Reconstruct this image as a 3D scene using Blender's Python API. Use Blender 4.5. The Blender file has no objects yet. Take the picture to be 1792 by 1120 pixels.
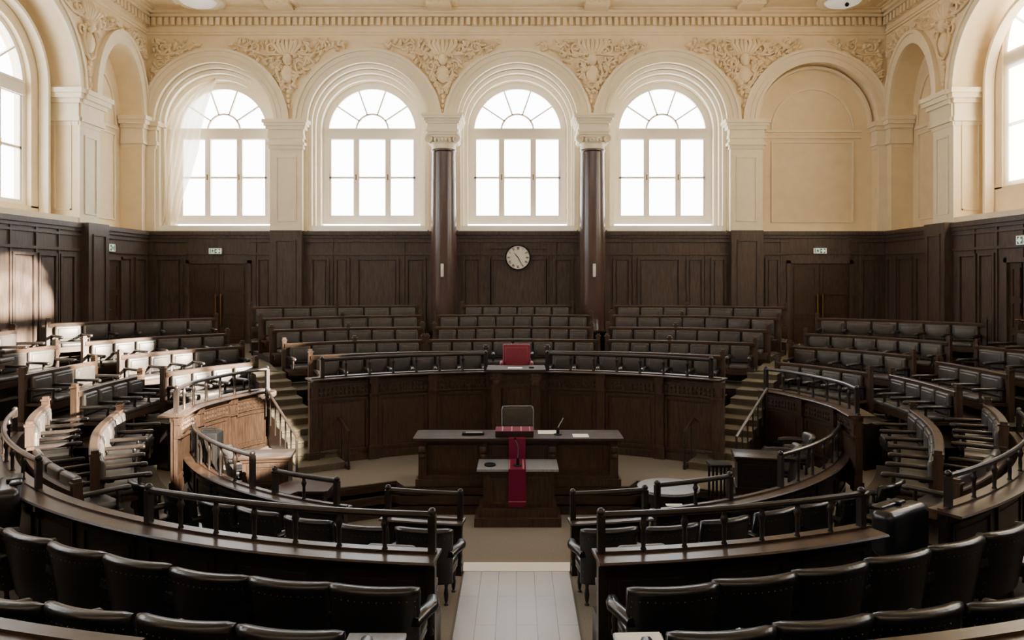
import bpy, bmesh, math, random
from mathutils import Vector, Matrix
random.seed(7)
scene = bpy.context.scene
C = scene.collection
F = 1300.0; VX = 904.0; HY = 483.0; CZ = 3.85      # lens and eye height
PI = math.pi

def at(px, py, z):
    """ground position (x, y) of a photo point lying at height z"""
    k = CZ - z
    return ((px-VX)/(py-HY)*k, F*k/(py-HY))
def xz(px, py, d):
    return ((px-VX)/F*d, CZ-(py-HY)/F*d)

# ------------------------------------------------------------------ materials
def new_mat(name):
    m = bpy.data.materials.new(name); m.use_nodes = True
    nt = m.node_tree; b = nt.nodes['Principled BSDF']
    return m, nt, b
def N(nt, t, **kw):
    n = nt.nodes.new(t)
    for k, v in kw.items(): setattr(n, k, v)
    return n
def simple(name, col, rough=.5, metal=0, spec=.5, noise=0, nscale=8, bump=0, bscale=40, stretch=(1,1,1), col2=None):
    m, nt, b = new_mat(name)
    b.inputs['Base Color'].default_value = (*col, 1)
    b.inputs['Roughness'].default_value = rough
    b.inputs['Metallic'].default_value = metal
    b.inputs['Specular IOR Level'].default_value = spec
    if noise or bump or col2:
        tc = N(nt, 'ShaderNodeTexCoord'); mp = N(nt, 'ShaderNodeMapping')
        mp.inputs['Scale'].default_value = stretch
        nt.links.new(tc.outputs['Object'], mp.inputs['Vector'])
    if noise or col2:
        nz = N(nt, 'ShaderNodeTexNoise'); nz.inputs['Scale'].default_value = nscale; nz.inputs['Detail'].default_value = 6
        nt.links.new(mp.outputs[0], nz.inputs['Vector'])
        rp = N(nt, 'ShaderNodeValToRGB')
        c2 = col2 or tuple(c*(1-noise) for c in col)
        c1 = col if col2 else tuple(min(1, c*(1+noise)) for c in col)
        rp.color_ramp.elements[0].position = .3; rp.color_ramp.elements[1].position = .7
        rp.color_ramp.elements[0].color = (*c2, 1); rp.color_ramp.elements[1].color = (*c1, 1)
        nt.links.new(nz.outputs['Fac'], rp.inputs['Fac'])
        nt.links.new(rp.outputs['Color'], b.inputs['Base Color'])
    if bump:
        nb = N(nt, 'ShaderNodeTexNoise'); nb.inputs['Scale'].default_value = bscale; nb.inputs['Detail'].default_value = 4
        nt.links.new(mp.outputs[0], nb.inputs['Vector'])
        bp = N(nt, 'ShaderNodeBump'); bp.inputs['Strength'].default_value = bump; bp.inputs['Distance'].default_value = .01
        nt.links.new(nb.outputs['Fac'], bp.inputs['Height']); nt.links.new(bp.outputs['Normal'], b.inputs['Normal'])
    return m
M = {}
M['plaster'] = simple('cream_plaster', (.78,.64,.42), .8, spec=.2, noise=.05, nscale=2.5, bump=.12, bscale=30)
M['plaster_light'] = simple('pale_plaster', (.80,.70,.51), .75, spec=.2, noise=.04, nscale=3, bump=.1, bscale=30)
M['win_paint'] = simple('ivory_window_paint', (.90,.83,.70), .5, noise=.03)
M['wood'] = simple('dark_oak', (.042,.024,.015), .45, spec=.35, noise=.45, nscale=5, bump=.12, bscale=18, stretch=(6,6,.8))
M['wood_h'] = simple('dark_oak_long_grain', (.042,.024,.015), .36, spec=.4, noise=.4, nscale=6, bump=.06, bscale=18, stretch=(.8,.8,6))
M['wall_wood'] = simple('panelling_oak', (.056,.039,.031), .5, spec=.35, noise=.35, nscale=4, bump=.1, bscale=18, stretch=(5,5,.6))
M['black_wood'] = simple('ebonised_wood', (.014,.010,.009), .34, spec=.45, noise=.3, nscale=6, stretch=(4,4,1))
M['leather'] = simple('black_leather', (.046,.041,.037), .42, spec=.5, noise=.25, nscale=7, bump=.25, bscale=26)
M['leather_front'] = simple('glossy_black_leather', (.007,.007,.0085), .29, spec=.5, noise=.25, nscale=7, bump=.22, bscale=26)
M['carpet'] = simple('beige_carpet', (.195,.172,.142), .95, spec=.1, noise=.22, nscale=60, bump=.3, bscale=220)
M['reveal'] = simple('cream_reveal_glow_plaster', (.90,.81,.63), .7, noise=.03)  # paler than the wall plaster: window glow put into the colour
M['dull_oak'] = simple('dull_dark_oak_top', (.040,.026,.024), .62, spec=.18, noise=.35, nscale=6, stretch=(.8,.8,6))
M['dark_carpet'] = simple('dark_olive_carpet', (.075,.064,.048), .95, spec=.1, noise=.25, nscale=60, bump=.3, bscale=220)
M['stud'] = simple('dull_stud_metal', (.20,.18,.16), .35, metal=1)
M['tread'] = simple('stair_carpet', (.11,.093,.066), .95, spec=.1, noise=.25, nscale=50, bump=.3, bscale=200)
M['granite'] = simple('polished_granite', (.075,.044,.036), .24, spec=.5, col2=(.055,.032,.027), nscale=60, noise=.2)
M['brass'] = simple('brass', (.26,.17,.07), .3, metal=1)
M['red'] = simple('crimson_cloth', (.125,.004,.028), .75, spec=.2, noise=.12, nscale=90)
M['red_leather'] = simple('red_upholstery', (.18,.009,.028), .55, noise=.15, nscale=25, bump=.1)
M['red_light'] = simple('pale_stripe_cloth', (.40,.16,.16), .8)
M['paper'] = simple('white_paper', (.80,.78,.72), .8, noise=.03)
M['black'] = simple('matt_black', (.006,.006,.0065), .65, spec=.2, noise=.2)
M['metal'] = simple('dark_iron', (.05,.042,.036), .35, metal=.6, noise=.2)
M['steel'] = simple('steel', (.5,.5,.5), .3, metal=1, noise=.05)
M['stone_top'] = simple('slate_table_top', (.23,.245,.275), .3, spec=.5, noise=.2, nscale=30)
M['box_white'] = simple('white_plastic', (.62,.60,.54), .5, noise=.02)
M['sill'] = simple('white_sill', (.85,.82,.74), .6, noise=.02)
M['dial'] = simple('clock_dial', (.74,.68,.58), .5, noise=.04)
M['ink'] = simple('black_ink', (.03,.025,.02), .6, noise=.05)
M['green'] = simple('sign_green', (.012,.06,.03), .5, noise=.05)

def emis(name, col, s, base=(.8,.8,.8)):
    m, nt, b = new_mat(name)
    b.inputs['Base Color'].default_value = (*base, 1)
    b.inputs['Emission Color'].default_value = (*col, 1); b.inputs['Emission Strength'].default_value = s
    return m
M['sign'] = emis('lit_sign_face', (.62,.92,.72), .42, (.6,.75,.64))
M['lamp_glass'] = emis('frosted_lamp_glass', (1,.95,.85), .25, (.8,.78,.72))
# carved wood (bump)
M['carved'] = simple('carved_oak', (.060,.034,.021), .5, spec=.35, noise=.5, nscale=10, bump=1.0, bscale=14)
# plank floor
def planks():
    m, nt, b = new_mat('pale_plank_floor')
    tc = N(nt,'ShaderNodeTexCoord'); mp = N(nt,'ShaderNodeMapping'); mp.inputs['Rotation'].default_value = (0,0,PI/2)
    br = N(nt,'ShaderNodeTexBrick'); br.inputs['Scale'].default_value = 1
    br.inputs['Brick Width'].default_value = 1.6; br.inputs['Row Height'].default_value = .245; br.inputs['Mortar Size'].default_value = .004
    br.inputs['Color1'].default_value = (.46,.44,.42,1); br.inputs['Color2'].default_value = (.40,.385,.37,1); br.inputs['Mortar'].default_value = (.06,.05,.045,1)
    nz = N(nt,'ShaderNodeTexNoise'); nz.inputs['Scale'].default_value = 40
    mx = N(nt,'ShaderNodeMixRGB', blend_type='MULTIPLY'); mx.inputs['Fac'].default_value = .35
    nt.links.new(tc.outputs['Object'], mp.inputs[0]); nt.links.new(mp.outputs[0], br.inputs['Vector']); nt.links.new(tc.outputs['Object'], nz.inputs['Vector'])
    nt.links.new(br.outputs['Color'], mx.inputs[1]); nt.links.new(nz.outputs['Color'], mx.inputs[2])
    nt.links.new(mx.outputs[0], b.inputs['Base Color'])
    b.inputs['Roughness'].default_value = .38
    return m
M['planks'] = planks()
def glass():
    m = bpy.data.materials.new('window_glass'); m.use_nodes = True; nt = m.node_tree; nt.nodes.clear()
    o = N(nt,'ShaderNodeOutputMaterial'); t = N(nt,'ShaderNodeBsdfTransparent'); t.inputs[0].default_value = (.97,.97,.96,1)
    g = N(nt,'ShaderNodeBsdfGlossy'); g.inputs['Roughness'].default_value = .02
    mx = N(nt,'ShaderNodeMixShader'); mx.inputs[0].default_value = .05
    nt.links.new(t.outputs[0], mx.inputs[1]); nt.links.new(g.outputs[0], mx.inputs[2]); nt.links.new(mx.outputs[0], o.inputs[0])
    return m
M['glass'] = glass()
def sheer():
    m = bpy.data.materials.new('sheer_curtain_cloth'); m.use_nodes = True; nt = m.node_tree; nt.nodes.clear()
    o = N(nt,'ShaderNodeOutputMaterial'); t = N(nt,'ShaderNodeBsdfTransparent'); d = N(nt,'ShaderNodeBsdfDiffuse'); d.inputs[0].default_value = (.80,.70,.55,1)
    tl = N(nt,'ShaderNodeBsdfTranslucent'); tl.inputs[0].default_value = (.80,.68,.5,1)
    a = N(nt,'ShaderNodeMixShader'); a.inputs[0].default_value = .5
    mx = N(nt,'ShaderNodeMixShader'); mx.inputs[0].default_value = .74
    nt.links.new(d.outputs[0], a.inputs[1]); nt.links.new(tl.outputs[0], a.inputs[2])
    nt.links.new(t.outputs[0], mx.inputs[1]); nt.links.new(a.outputs[0], mx.inputs[2]); nt.links.new(mx.outputs[0], o.inputs[0])
    return m
M['sheer'] = sheer()
def sun_screen_cloth():  # cloth of the added screen that stops direct sun
    m = bpy.data.materials.new('white_sun_screen_cloth'); m.use_nodes = True; nt = m.node_tree; nt.nodes.clear()
    o = N(nt,'ShaderNodeOutputMaterial'); d = N(nt,'ShaderNodeBsdfDiffuse'); d.inputs[0].default_value = (.8,.77,.7,1)
    tl = N(nt,'ShaderNodeBsdfTranslucent'); tl.inputs[0].default_value = (.75,.70,.62,1)
    a = N(nt,'ShaderNodeMixShader'); a.inputs[0].default_value = .55
    nt.links.new(d.outputs[0], a.inputs[1]); nt.links.new(tl.outputs[0], a.inputs[2]); nt.links.new(a.outputs[0], o.inputs[0])
    return m
M['blind'] = sun_screen_cloth()

# ------------------------------------------------------------------ objects
def link(o): C.objects.link(o); return o
def tag(o, label=None, cat=None, group=None, kind=None):
    if label: o['label'] = label
    if cat: o['category'] = cat
    if group: o['group'] = group
    if kind: o['kind'] = kind
    return o
def empty(name, loc, rz=0.0, label=None, cat=None, group=None, kind=None):
    o = bpy.data.objects.new(name, None); o.empty_display_size = .1
    o.location = loc; o.rotation_euler = (0,0,rz); link(o)
    return tag(o, label, cat, group, kind)
def inst(name, mesh, parent, loc=(0,0,0), rz=0.0, scale=(1,1,1)):
    o = bpy.data.objects.new(name, mesh); link(o); o.parent = parent
    o.location = loc; o.rotation_euler = (0,0,rz); o.scale = scale
    return o

class MB:
    """collects shapes, then links them as ONE mesh"""
    def __init__(self, T=None):
        self.v = []; self.f = []; self.T = T
    def add(self, vs, fs):
        b = len(self.v); self.v += [tuple(p) for p in vs]; self.f += [tuple(i+b for i in f) for f in fs]; return self
    def box(self, c, s, rz=0.0):
        cx,cy,cz = c; a,b,d = s[0]/2,s[1]/2,s[2]/2; co,si = math.cos(rz),math.sin(rz)
        vs = [(cx+x*co-y*si, cy+x*si+y*co, cz+z) for z in (-d,d) for x,y in ((-a,-b),(a,-b),(a,b),(-a,b))]
        return self.add(vs, [(3,2,1,0),(4,5,6,7),(0,1,5,4),(1,2,6,5),(2,3,7,6),(3,0,4,7)])
    def bx(self, x0,x1,y0,y1,z0,z1): return self.box(((x0+x1)/2,(y0+y1)/2,(z0+z1)/2),(abs(x1-x0),abs(y1-y0),abs(z1-z0)))
    def rbox(self, c, s, r, seg=3, rz=0.0, crown=0.0):
        """box with rounded edges; crown bulges the faces"""
        bm = bmesh.new(); bmesh.ops.create_cube(bm, size=1)
        for v in bm.verts: v.co = Vector((v.co.x*s[0], v.co.y*s[1], v.co.z*s[2]))
        bmesh.ops.bevel(bm, geom=bm.edges[:], offset=r, segments=seg, profile=.5, affect='EDGES')
        R = Matrix.Rotation(rz,3,'Z')
        bm.verts.index_update()
        self.add([R@v.co+Vector(c) for v in bm.verts], [[v.index for v in f.verts] for f in bm.faces]); bm.free(); return self
    def prism(self, poly, z0, z1):
        n = len(poly)
        area = sum(poly[i][0]*poly[(i+1)%n][1]-poly[(i+1)%n][0]*poly[i][1] for i in range(n))
        if area < 0: poly = poly[::-1]
        vs = [(x,y,z0) for x,y in poly]+[(x,y,z1) for x,y in poly]
        fs = [tuple(range(n-1,-1,-1)), tuple(range(n,2*n))]+[(i,(i+1)%n,n+(i+1)%n,n+i) for i in range(n)]
        return self.add(vs, fs)
    def cyl(self, c, r, h, n=16, r2=None):
        return self.lathe([(r,0),(r if r2 is None else r2,h)], c, n)
    def lathe(self, prof, c=(0,0,0), n=20, cap=True):
        vs=[];fs=[]; m=len(prof)
        for (r,z) in prof:
            for i in range(n):
                a=2*PI*i/n; vs.append((c[0]+r*math.cos(a),c[1]+r*math.sin(a),c[2]+z))
        for j in range(m-1):
            for i in range(n):
                k=(i+1)%n; fs.append((j*n+i,j*n+k,(j+1)*n+k,(j+1)*n+i))
        if cap:
            fs.append(tuple(range(n-1,-1,-1))); fs.append(tuple((m-1)*n+i for i in range(n)))
        return self.add(vs,fs)
    def tube(self, pts, r, n=8, closed=False):
        pts=[Vector(p) for p in pts]; L=len(pts); vs=[];fs=[]
        rr = r if isinstance(r,(list,tuple)) else [r]*L
        up=Vector((0,0,1)); prev=None
        for i,p in enumerate(pts):
            t=(pts[min(i+1,L-1)]-pts[max(i-1,0)]); t = t.normalized() if t.length>1e-9 else Vector((0,1,0))
            u = prev if prev is not None else (up if abs(t.z)<.9 else Vector((1,0,0)))
            a = t.cross(u); 
            if a.length<1e-6: a=t.cross(Vector((1,0,0)))
            a.normalize(); b=a.cross(t); prev=b
            for k in range(n):
                w=2*PI*k/n; vs.append(p+a*math.cos(w)*rr[i]+b*math.sin(w)*rr[i])
        for i in range(L-1):
            for k in range(n):
                q=(k+1)%n; fs.append((i*n+k,i*n+q,(i+1)*n+q,(i+1)*n+k))
        fs.append(tuple(range(n-1,-1,-1))); fs.append(tuple((L-1)*n+k for k in range(n)))
        return self.add(vs,fs)
    def ball(self, c, r, n=10, sc=(1,1,1), rot=None):
        vs=[];fs=[]; m=max(4,n//2+1)
        for j in range(1,m):
            th=PI*j/m
            for i in range(n):
                a=2*PI*i/n; vs.append(Vector((math.sin(th)*math.cos(a)*r*sc[0],math.sin(th)*math.sin(a)*r*sc[1],math.cos(th)*r*sc[2])))
        vs.append(Vector((0,0,r*sc[2]))); vs.append(Vector((0,0,-r*sc[2])))
        if rot is not None: vs=[rot@v for v in vs]
        vs=[v+Vector(c) for v in vs]
        T=len(vs)-2
        for j in range(m-2):
            for i in range(n):
                k=(i+1)%n; fs.append((j*n+i,(j+1)*n+i,(j+1)*n+k,j*n+k))
        for i in range(n):
            k=(i+1)%n; fs.append((T,i,k)); fs.append((T+1,(m-2)*n+k,(m-2)*n+i))
        return self.add(vs,fs)
    def sweep(self, path, prof, s0=None, s1=None, caps=True):
        """prof: closed loop of (u, z); u along the path's inward normal"""
        st = path.span(s0, s1); n=len(prof); vs=[];fs=[]
        for (x,y,nx,ny) in st:
            for (u,z) in prof: vs.append((x+nx*u,y+ny*u,z))
        for i in range(len(st)-1):
            for k in range(n):
                q=(k+1)%n; fs.append((i*n+k,i*n+q,(i+1)*n+q,(i+1)*n+k))
        if caps:
            fs.append(tuple(range(n-1,-1,-1))); fs.append(tuple((len(st)-1)*n+k for k in range(n)))
        return self.add(vs,fs)
    def bar(self, path, u0,u1,z0,z1, s0=None, s1=None): return self.sweep(path, [(u0,z0),(u1,z0),(u1,z1),(u0,z1)], s0, s1)
    def frame_on(self, path, s0, s1, z0, z1, u, w=.05, t=.03):
        """a raised rectangular moulding lying on the path's face"""
        ua,ub = (u, u+t)
        self.bar(path, ua,ub,z1-w,z1,s0,s1); self.bar(path, ua,ub,z0,z0+w,s0,s1)
        self.bar(path, ua,ub,z0,z1,s0,s0+w); self.bar(path, ua,ub,z0,z1,s1-w,s1); return self
    def mesh(self, name, mat, smooth=35):
        vs = self.v
        if self.T: vs = [self.T(*p) for p in vs]
        me = bpy.data.meshes.new(name); me.from_pydata([tuple(p) for p in vs], [], self.f); me.update()
        bm = bmesh.new(); bm.from_mesh(me); bmesh.ops.recalc_face_normals(bm, faces=bm.faces[:]); bm.to_mesh(me); bm.free()
        for m in (mat if isinstance(mat,(list,tuple)) else [mat]): me.materials.append(m)
        me.polygons.foreach_set('use_smooth', [True]*len(me.polygons))
        me.set_sharp_from_angle(angle=math.radians(smooth)); me.update()
        return me
    def build(self, name, mat, parent=None, smooth=35):
        """world-space shapes; a parent is an unrotated Empty"""
        if parent is not None and parent.type == 'EMPTY' or parent is not None:
            L = root_loc(parent); self.v = [(p[0]-L[0],p[1]-L[1],p[2]-L[2]) for p in self.v]
        o = bpy.data.objects.new(name, self.mesh(name, mat, smooth)); link(o); o.parent = parent
        return o
def root_loc(o):
    L = Vector((0,0,0))
    while o is not None: L = L + Vector(o.location); o = o.parent
    return L
def struct(name, mb, mat, smooth=35):
    o = mb.build(name, mat, None, smooth); o['kind'] = 'structure'; return o
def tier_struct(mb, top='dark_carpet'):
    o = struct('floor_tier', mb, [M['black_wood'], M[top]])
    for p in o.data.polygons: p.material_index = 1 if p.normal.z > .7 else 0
    return o

class Path:
    def __init__(self, pts, toward=(0,16), smooth=True, n=40):
        pts=[Vector(p) for p in pts]
        if smooth and len(pts)>2:
            P=[pts[0]*2-pts[1]]+pts+[pts[-1]*2-pts[-2]]; out=[]
            per=max(4,n//(len(pts)-1))
            for i in range(1,len(P)-2):
                for k in range(per):
                    t=k/per; a,b,c,d=P[i-1],P[i],P[i+1],P[i+2]
                    out.append(.5*((2*b)+(c-a)*t+(2*a-5*b+4*c-d)*t*t+(3*b-a-3*c+d)*t**3))
            out.append(pts[-1]); pts=out
        self.p=pts; self.L=[0]
        for i in range(1,len(pts)): self.L.append(self.L[-1]+(pts[i]-pts[i-1]).length)
        self.len=self.L[-1]
        self.nv=[]
        for i in range(len(pts)):
            t=(pts[min(i+1,len(pts)-1)]-pts[max(i-1,0)]).normalized(); self.nv.append(Vector((-t.y,t.x)))
        m=len(pts)//2
        if (Vector(toward)-pts[m]).dot(self.nv[m])<0: self.nv=[-q for q in self.nv]
    def ev(self, s):
        if s<=0 or s>=self.len:
            i = 0 if s<=0 else len(self.p)-1; j = 1 if s<=0 else len(self.p)-2
            d=(self.p[i]-self.p[j]).normalized(); e = -s if s<=0 else s-self.len
            q=self.p[i]+d*e; return (q.x,q.y,self.nv[i].x,self.nv[i].y)
        for i in range(1,len(self.L)):
            if s<=self.L[i]:
                t=(s-self.L[i-1])/max(1e-9,self.L[i]-self.L[i-1]); q=self.p[i-1].lerp(self.p[i],t); nn=self.nv[i-1].lerp(self.nv[i],t).normalized()
                return (q.x,q.y,nn.x,nn.y)
    def span(self, s0=None, s1=None):
        s0 = 0 if s0 is None else s0; s1 = self.len if s1 is None else s1
        ss=[s0]+[l for l in self.L if s0+1e-6<l<s1-1e-6]+[s1]
        return [self.ev(s) for s in ss]
    def rz(self, s):
        """rotation that turns local +y to the inward normal"""
        _,_,nx,ny=self.ev(s); return math.atan2(ny,nx)-PI/2
def arc(c, R, a0, a1, n=24, toward=None):
    return Path([(c[0]+R*math.sin(a0+(a1-a0)*i/n), c[1]-R*math.cos(a0+(a1-a0)*i/n)) for i in range(n+1)], toward or c, smooth=False)
# ------------------------------------------------------------------ the room
D = 26.0; HW = 12.95; ZT = 13.1           # back wall, half width, ceiling
WZ = 5.41                                  # top of the wood panelling
def TB(u,v,z): return (u, D+v, z)
def TL(u,v,z): return (-HW-v, u, z)
def TR(u,v,z): return (HW+v, u, z)

def arch_pts(cu, rx, rz, zs, n=28):
    return [(cu-rx*math.cos(PI*i/n), zs+rz*math.sin(PI*i/n)) for i in range(n+1)]
def arch_wall(mb, u0,u1,cu,rx,zs,z0,z1,v,depth,rz=None):
    rz = rz or rx; A = arch_pts(cu,rx,rz,zs)
    for a,b in ((u0,cu-rx),(cu+rx,u1)):
        if b-a>1e-4: mb.add([(a,v,z0),(b,v,z0),(b,v,z1),(a,v,z1)],[(0,1,2,3)])
    for (a,za),(b,zb) in zip(A,A[1:]): mb.add([(a,v,za),(b,v,zb),(b,v,z1),(a,v,z1)],[(0,1,2,3)])
    O=[(cu-rx,z0)]+A+[(cu+rx,z0)]
    for (a,za),(b,zb) in zip(O,O[1:]): mb.add([(a,v,za),(b,v,zb),(b,v+depth,zb),(a,v+depth,za)],[(0,1,2,3)])
    mb.add([(cu-rx,v,z0),(cu+rx,v,z0),(cu+rx,v+depth,z0),(cu-rx,v+depth,z0)],[(0,1,2,3)])
def arch_band(mb, cu, zs, r0, r1, zb, va, vb, k=1.0, n=28):
    """solid arch-shaped band with straight legs down to zb"""
    I=arch_pts(cu,r0,r0*k if k!=1 else r0,zs,n); O=arch_pts(cu,r1,r1*k if k!=1 else r1,zs,n)
    if zb<zs-.01: I=[(cu-r0,zb)]+I+[(cu+r0,zb)]; O=[(cu-r1,zb)]+O+[(cu+r1,zb)]
    m=len(I); vs=[]
    for (a,b),(c,d) in zip(I,O): vs+=[(a,va,b),(c,va,d),(c,vb,d),(a,vb,b)]
    fs=[]
    for i in range(m-1):
        for q in range(4): r=(q+1)%4; fs.append((4*i+q,4*i+r,4*i+4+r,4*i+4+q))
    fs+=[(0,1,2,3),(4*m-1,4*m-2,4*m-3,4*m-4)]
    mb.add(vs,fs)
def rect_frame(mb,u0,u1,z0,z1,v,w=.06,t=.035):
    mb.bx(u0,u1,v-t,v,z1-w,z1); mb.bx(u0,u1,v-t,v,z0,z0+w); mb.bx(u0,u0+w,v-t,v,z0+w,z1-w); mb.bx(u1-w,u1,v-t,v,z0+w,z1-w)

def window(idx, T, cu, extra=0.0):
    """a round-headed casement window: frame, fanlight bars and one glass pane"""
    v=.80; zs=9.02
    f=MB(T)
    arch_band(f,cu,zs,1.56,1.80,5.78,v-.05,v+.08)
    f.bx(cu-1.8,cu+1.8,v-.062,v+.075,5.72,5.98)
    f.bx(cu-1.6,cu+1.6,v-.06,v+.08,8.82,9.12)
    f.bx(cu-1.62,cu+1.62,v-.09,v-.05,8.78,8.86); f.bx(cu-1.62,cu+1.62,v-.09,v-.05,9.10,9.16)
    for s in (-1,1):
        f.bx(cu+s*.57-.10,cu+s*.57+.10,v-.05,v+.07,5.95,8.85)
        f.bx(cu+s*.57-.035,cu+s*.57+.035,v-.08,v-.05,5.95,8.85)
        f.bx(cu+s*1.53-.05,cu+s*1.53+.05,v-.02,v+.06,5.95,8.85)
    f.bx(cu-1.56,cu+1.56,v-.02,v+.05,7.36,7.43)
    f.bx(cu-1.56,cu+1.56,v-.03,v+.06,5.95,6.03); f.bx(cu-1.56,cu+1.56,v-.03,v+.06,8.76,8.84)
    arch_band(f,cu,9.1,.55,.61,9.1,v-.03,v+.05)
    for k in (1,2,3,4):
        a=PI*k/5; c,s=math.cos(a),math.sin(a)
        p=[(cu+c*.58-s*.024,9.1+s*.58+c*.024),(cu+c*.58+s*.024,9.1+s*.58-c*.024),(cu+c*1.56+s*.024,9.1+s*1.48-c*.024),(cu+c*1.56-s*.024,9.1+s*1.48+c*.024)]
        f.add([(x,v-.03,z) for x,z in p]+[(x,v+.05,z) for x,z in p],[(0,1,2,3),(7,6,5,4),(0,1,5,4),(1,2,6,5),(2,3,7,6),(3,0,4,7)])
    w=struct('window_%d'%idx,f,M['win_paint'])
    g=MB(T); A=arch_pts(cu,1.66,1.66,zs); P=[(cu-1.66,5.85)]+A+[(cu+1.66,5.85)]
    g.add([(a,v+.03,b) for a,b in P],[tuple(range(len(P)))])
    g.build('pane',M['glass'],w)
    for s in (-1,1):
        h=MB(T); h.bx(cu+s*.57-.02,cu+s*.57+.02,v-.12,v-.08,7.3,7.5); h.build('latch',M['brass'],w)
    return w

def opening_trim(mb, T, cu):
    """stepped orders between the wall arch and the window frame, and the sill"""
    arch_band(mb,cu,9.2,1.96,2.16,5.45,.02,.42)
    arch_band(mb,cu,9.08,1.78,2.0,5.45,.40,.84)
    mb.bx(cu-2.2,cu+2.2,.84,.95,5.3,11.5) if False else None

# back wall -------------------------------------------------------
BAYS=[-10.55,-5.2,0.03,5.25,10.5]
EDGE=[-HW,-8.0,-2.6,2.63,8.0,HW]
wb=MB(TB)
for i,cu in enumerate(BAYS):
    arch_wall(wb,EDGE[i],EDGE[i+1],cu,2.13,9.2,WZ,ZT,0,.85 if i<4 else .4)
    if i<4:
        # window plane wall
        arch_wall(wb,cu-2.13,cu+2.13,cu,1.79,9.03,WZ,11.6,.62,.3)
    else:
        wb.add([(cu-2.2,.4,WZ),(cu+2.2,.4,WZ),(cu+2.2,.4,11.6),(cu-2.2,.4,11.6)],[(0,1,2,3)])
wb.bx(-HW,HW,0,.3,-.3,WZ)
struct('wall_back',wb,M['plaster'])
for i in range(4): window(i+1,TB,BAYS[i])
t=MB(TB)
for i,cu in enumerate(BAYS):
    # archivolt and its two mouldings
    arch_band(t,cu,9.2,2.13,2.55,9.2,-.10,0); arch_band(t,cu,9.2,2.50,2.60,9.2,-.15,0); arch_band(t,cu,9.2,2.10,2.20,9.2,-.14,0.02); arch_band(t,cu,9.2,2.32,2.36,9.2,-.125,0)
    if i<4:
        pass
    else:
        arch_band(t,cu,9.2,1.96,2.04,9.3,.2,.4); arch_band(t,cu,9.05,1.40,1.46,9.05,.35,.4)
        t.bx(cu-1.75,cu+1.75,.34,.4,8.95,9.03); t.bx(cu-1.75,cu+1.75,.34,.4,8.74,8.79)
        rect_frame(t,cu-1.46,cu+1.46,5.75,8.62,.4,.05,.05)
struct('trim_1',t,M['plaster_light'])
t=MB(TB)
for cu in BAYS[:4]:
    arch_band(t,cu,9.17,1.99,2.135,5.47,.07,.66); arch_band(t,cu,9.12,1.90,2.02,5.48,.24,.67); arch_band(t,cu,9.07,1.775,1.94,5.49,.46,.70)
struct('trim_30',t,M['reveal'])
s=MB(TB)
for cu in BAYS[:4]: s.bx(cu-2.02,cu+2.02,.1,.86,WZ,5.62); s.bx(cu-2.08,cu+2.08,-.02,.12,5.36,5.46)
s.bx(BAYS[4]-2.1,BAYS[4]+2.1,0.0,.4,WZ-.04,WZ+.02)
struct('trim_2',s,M['sill'])

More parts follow.
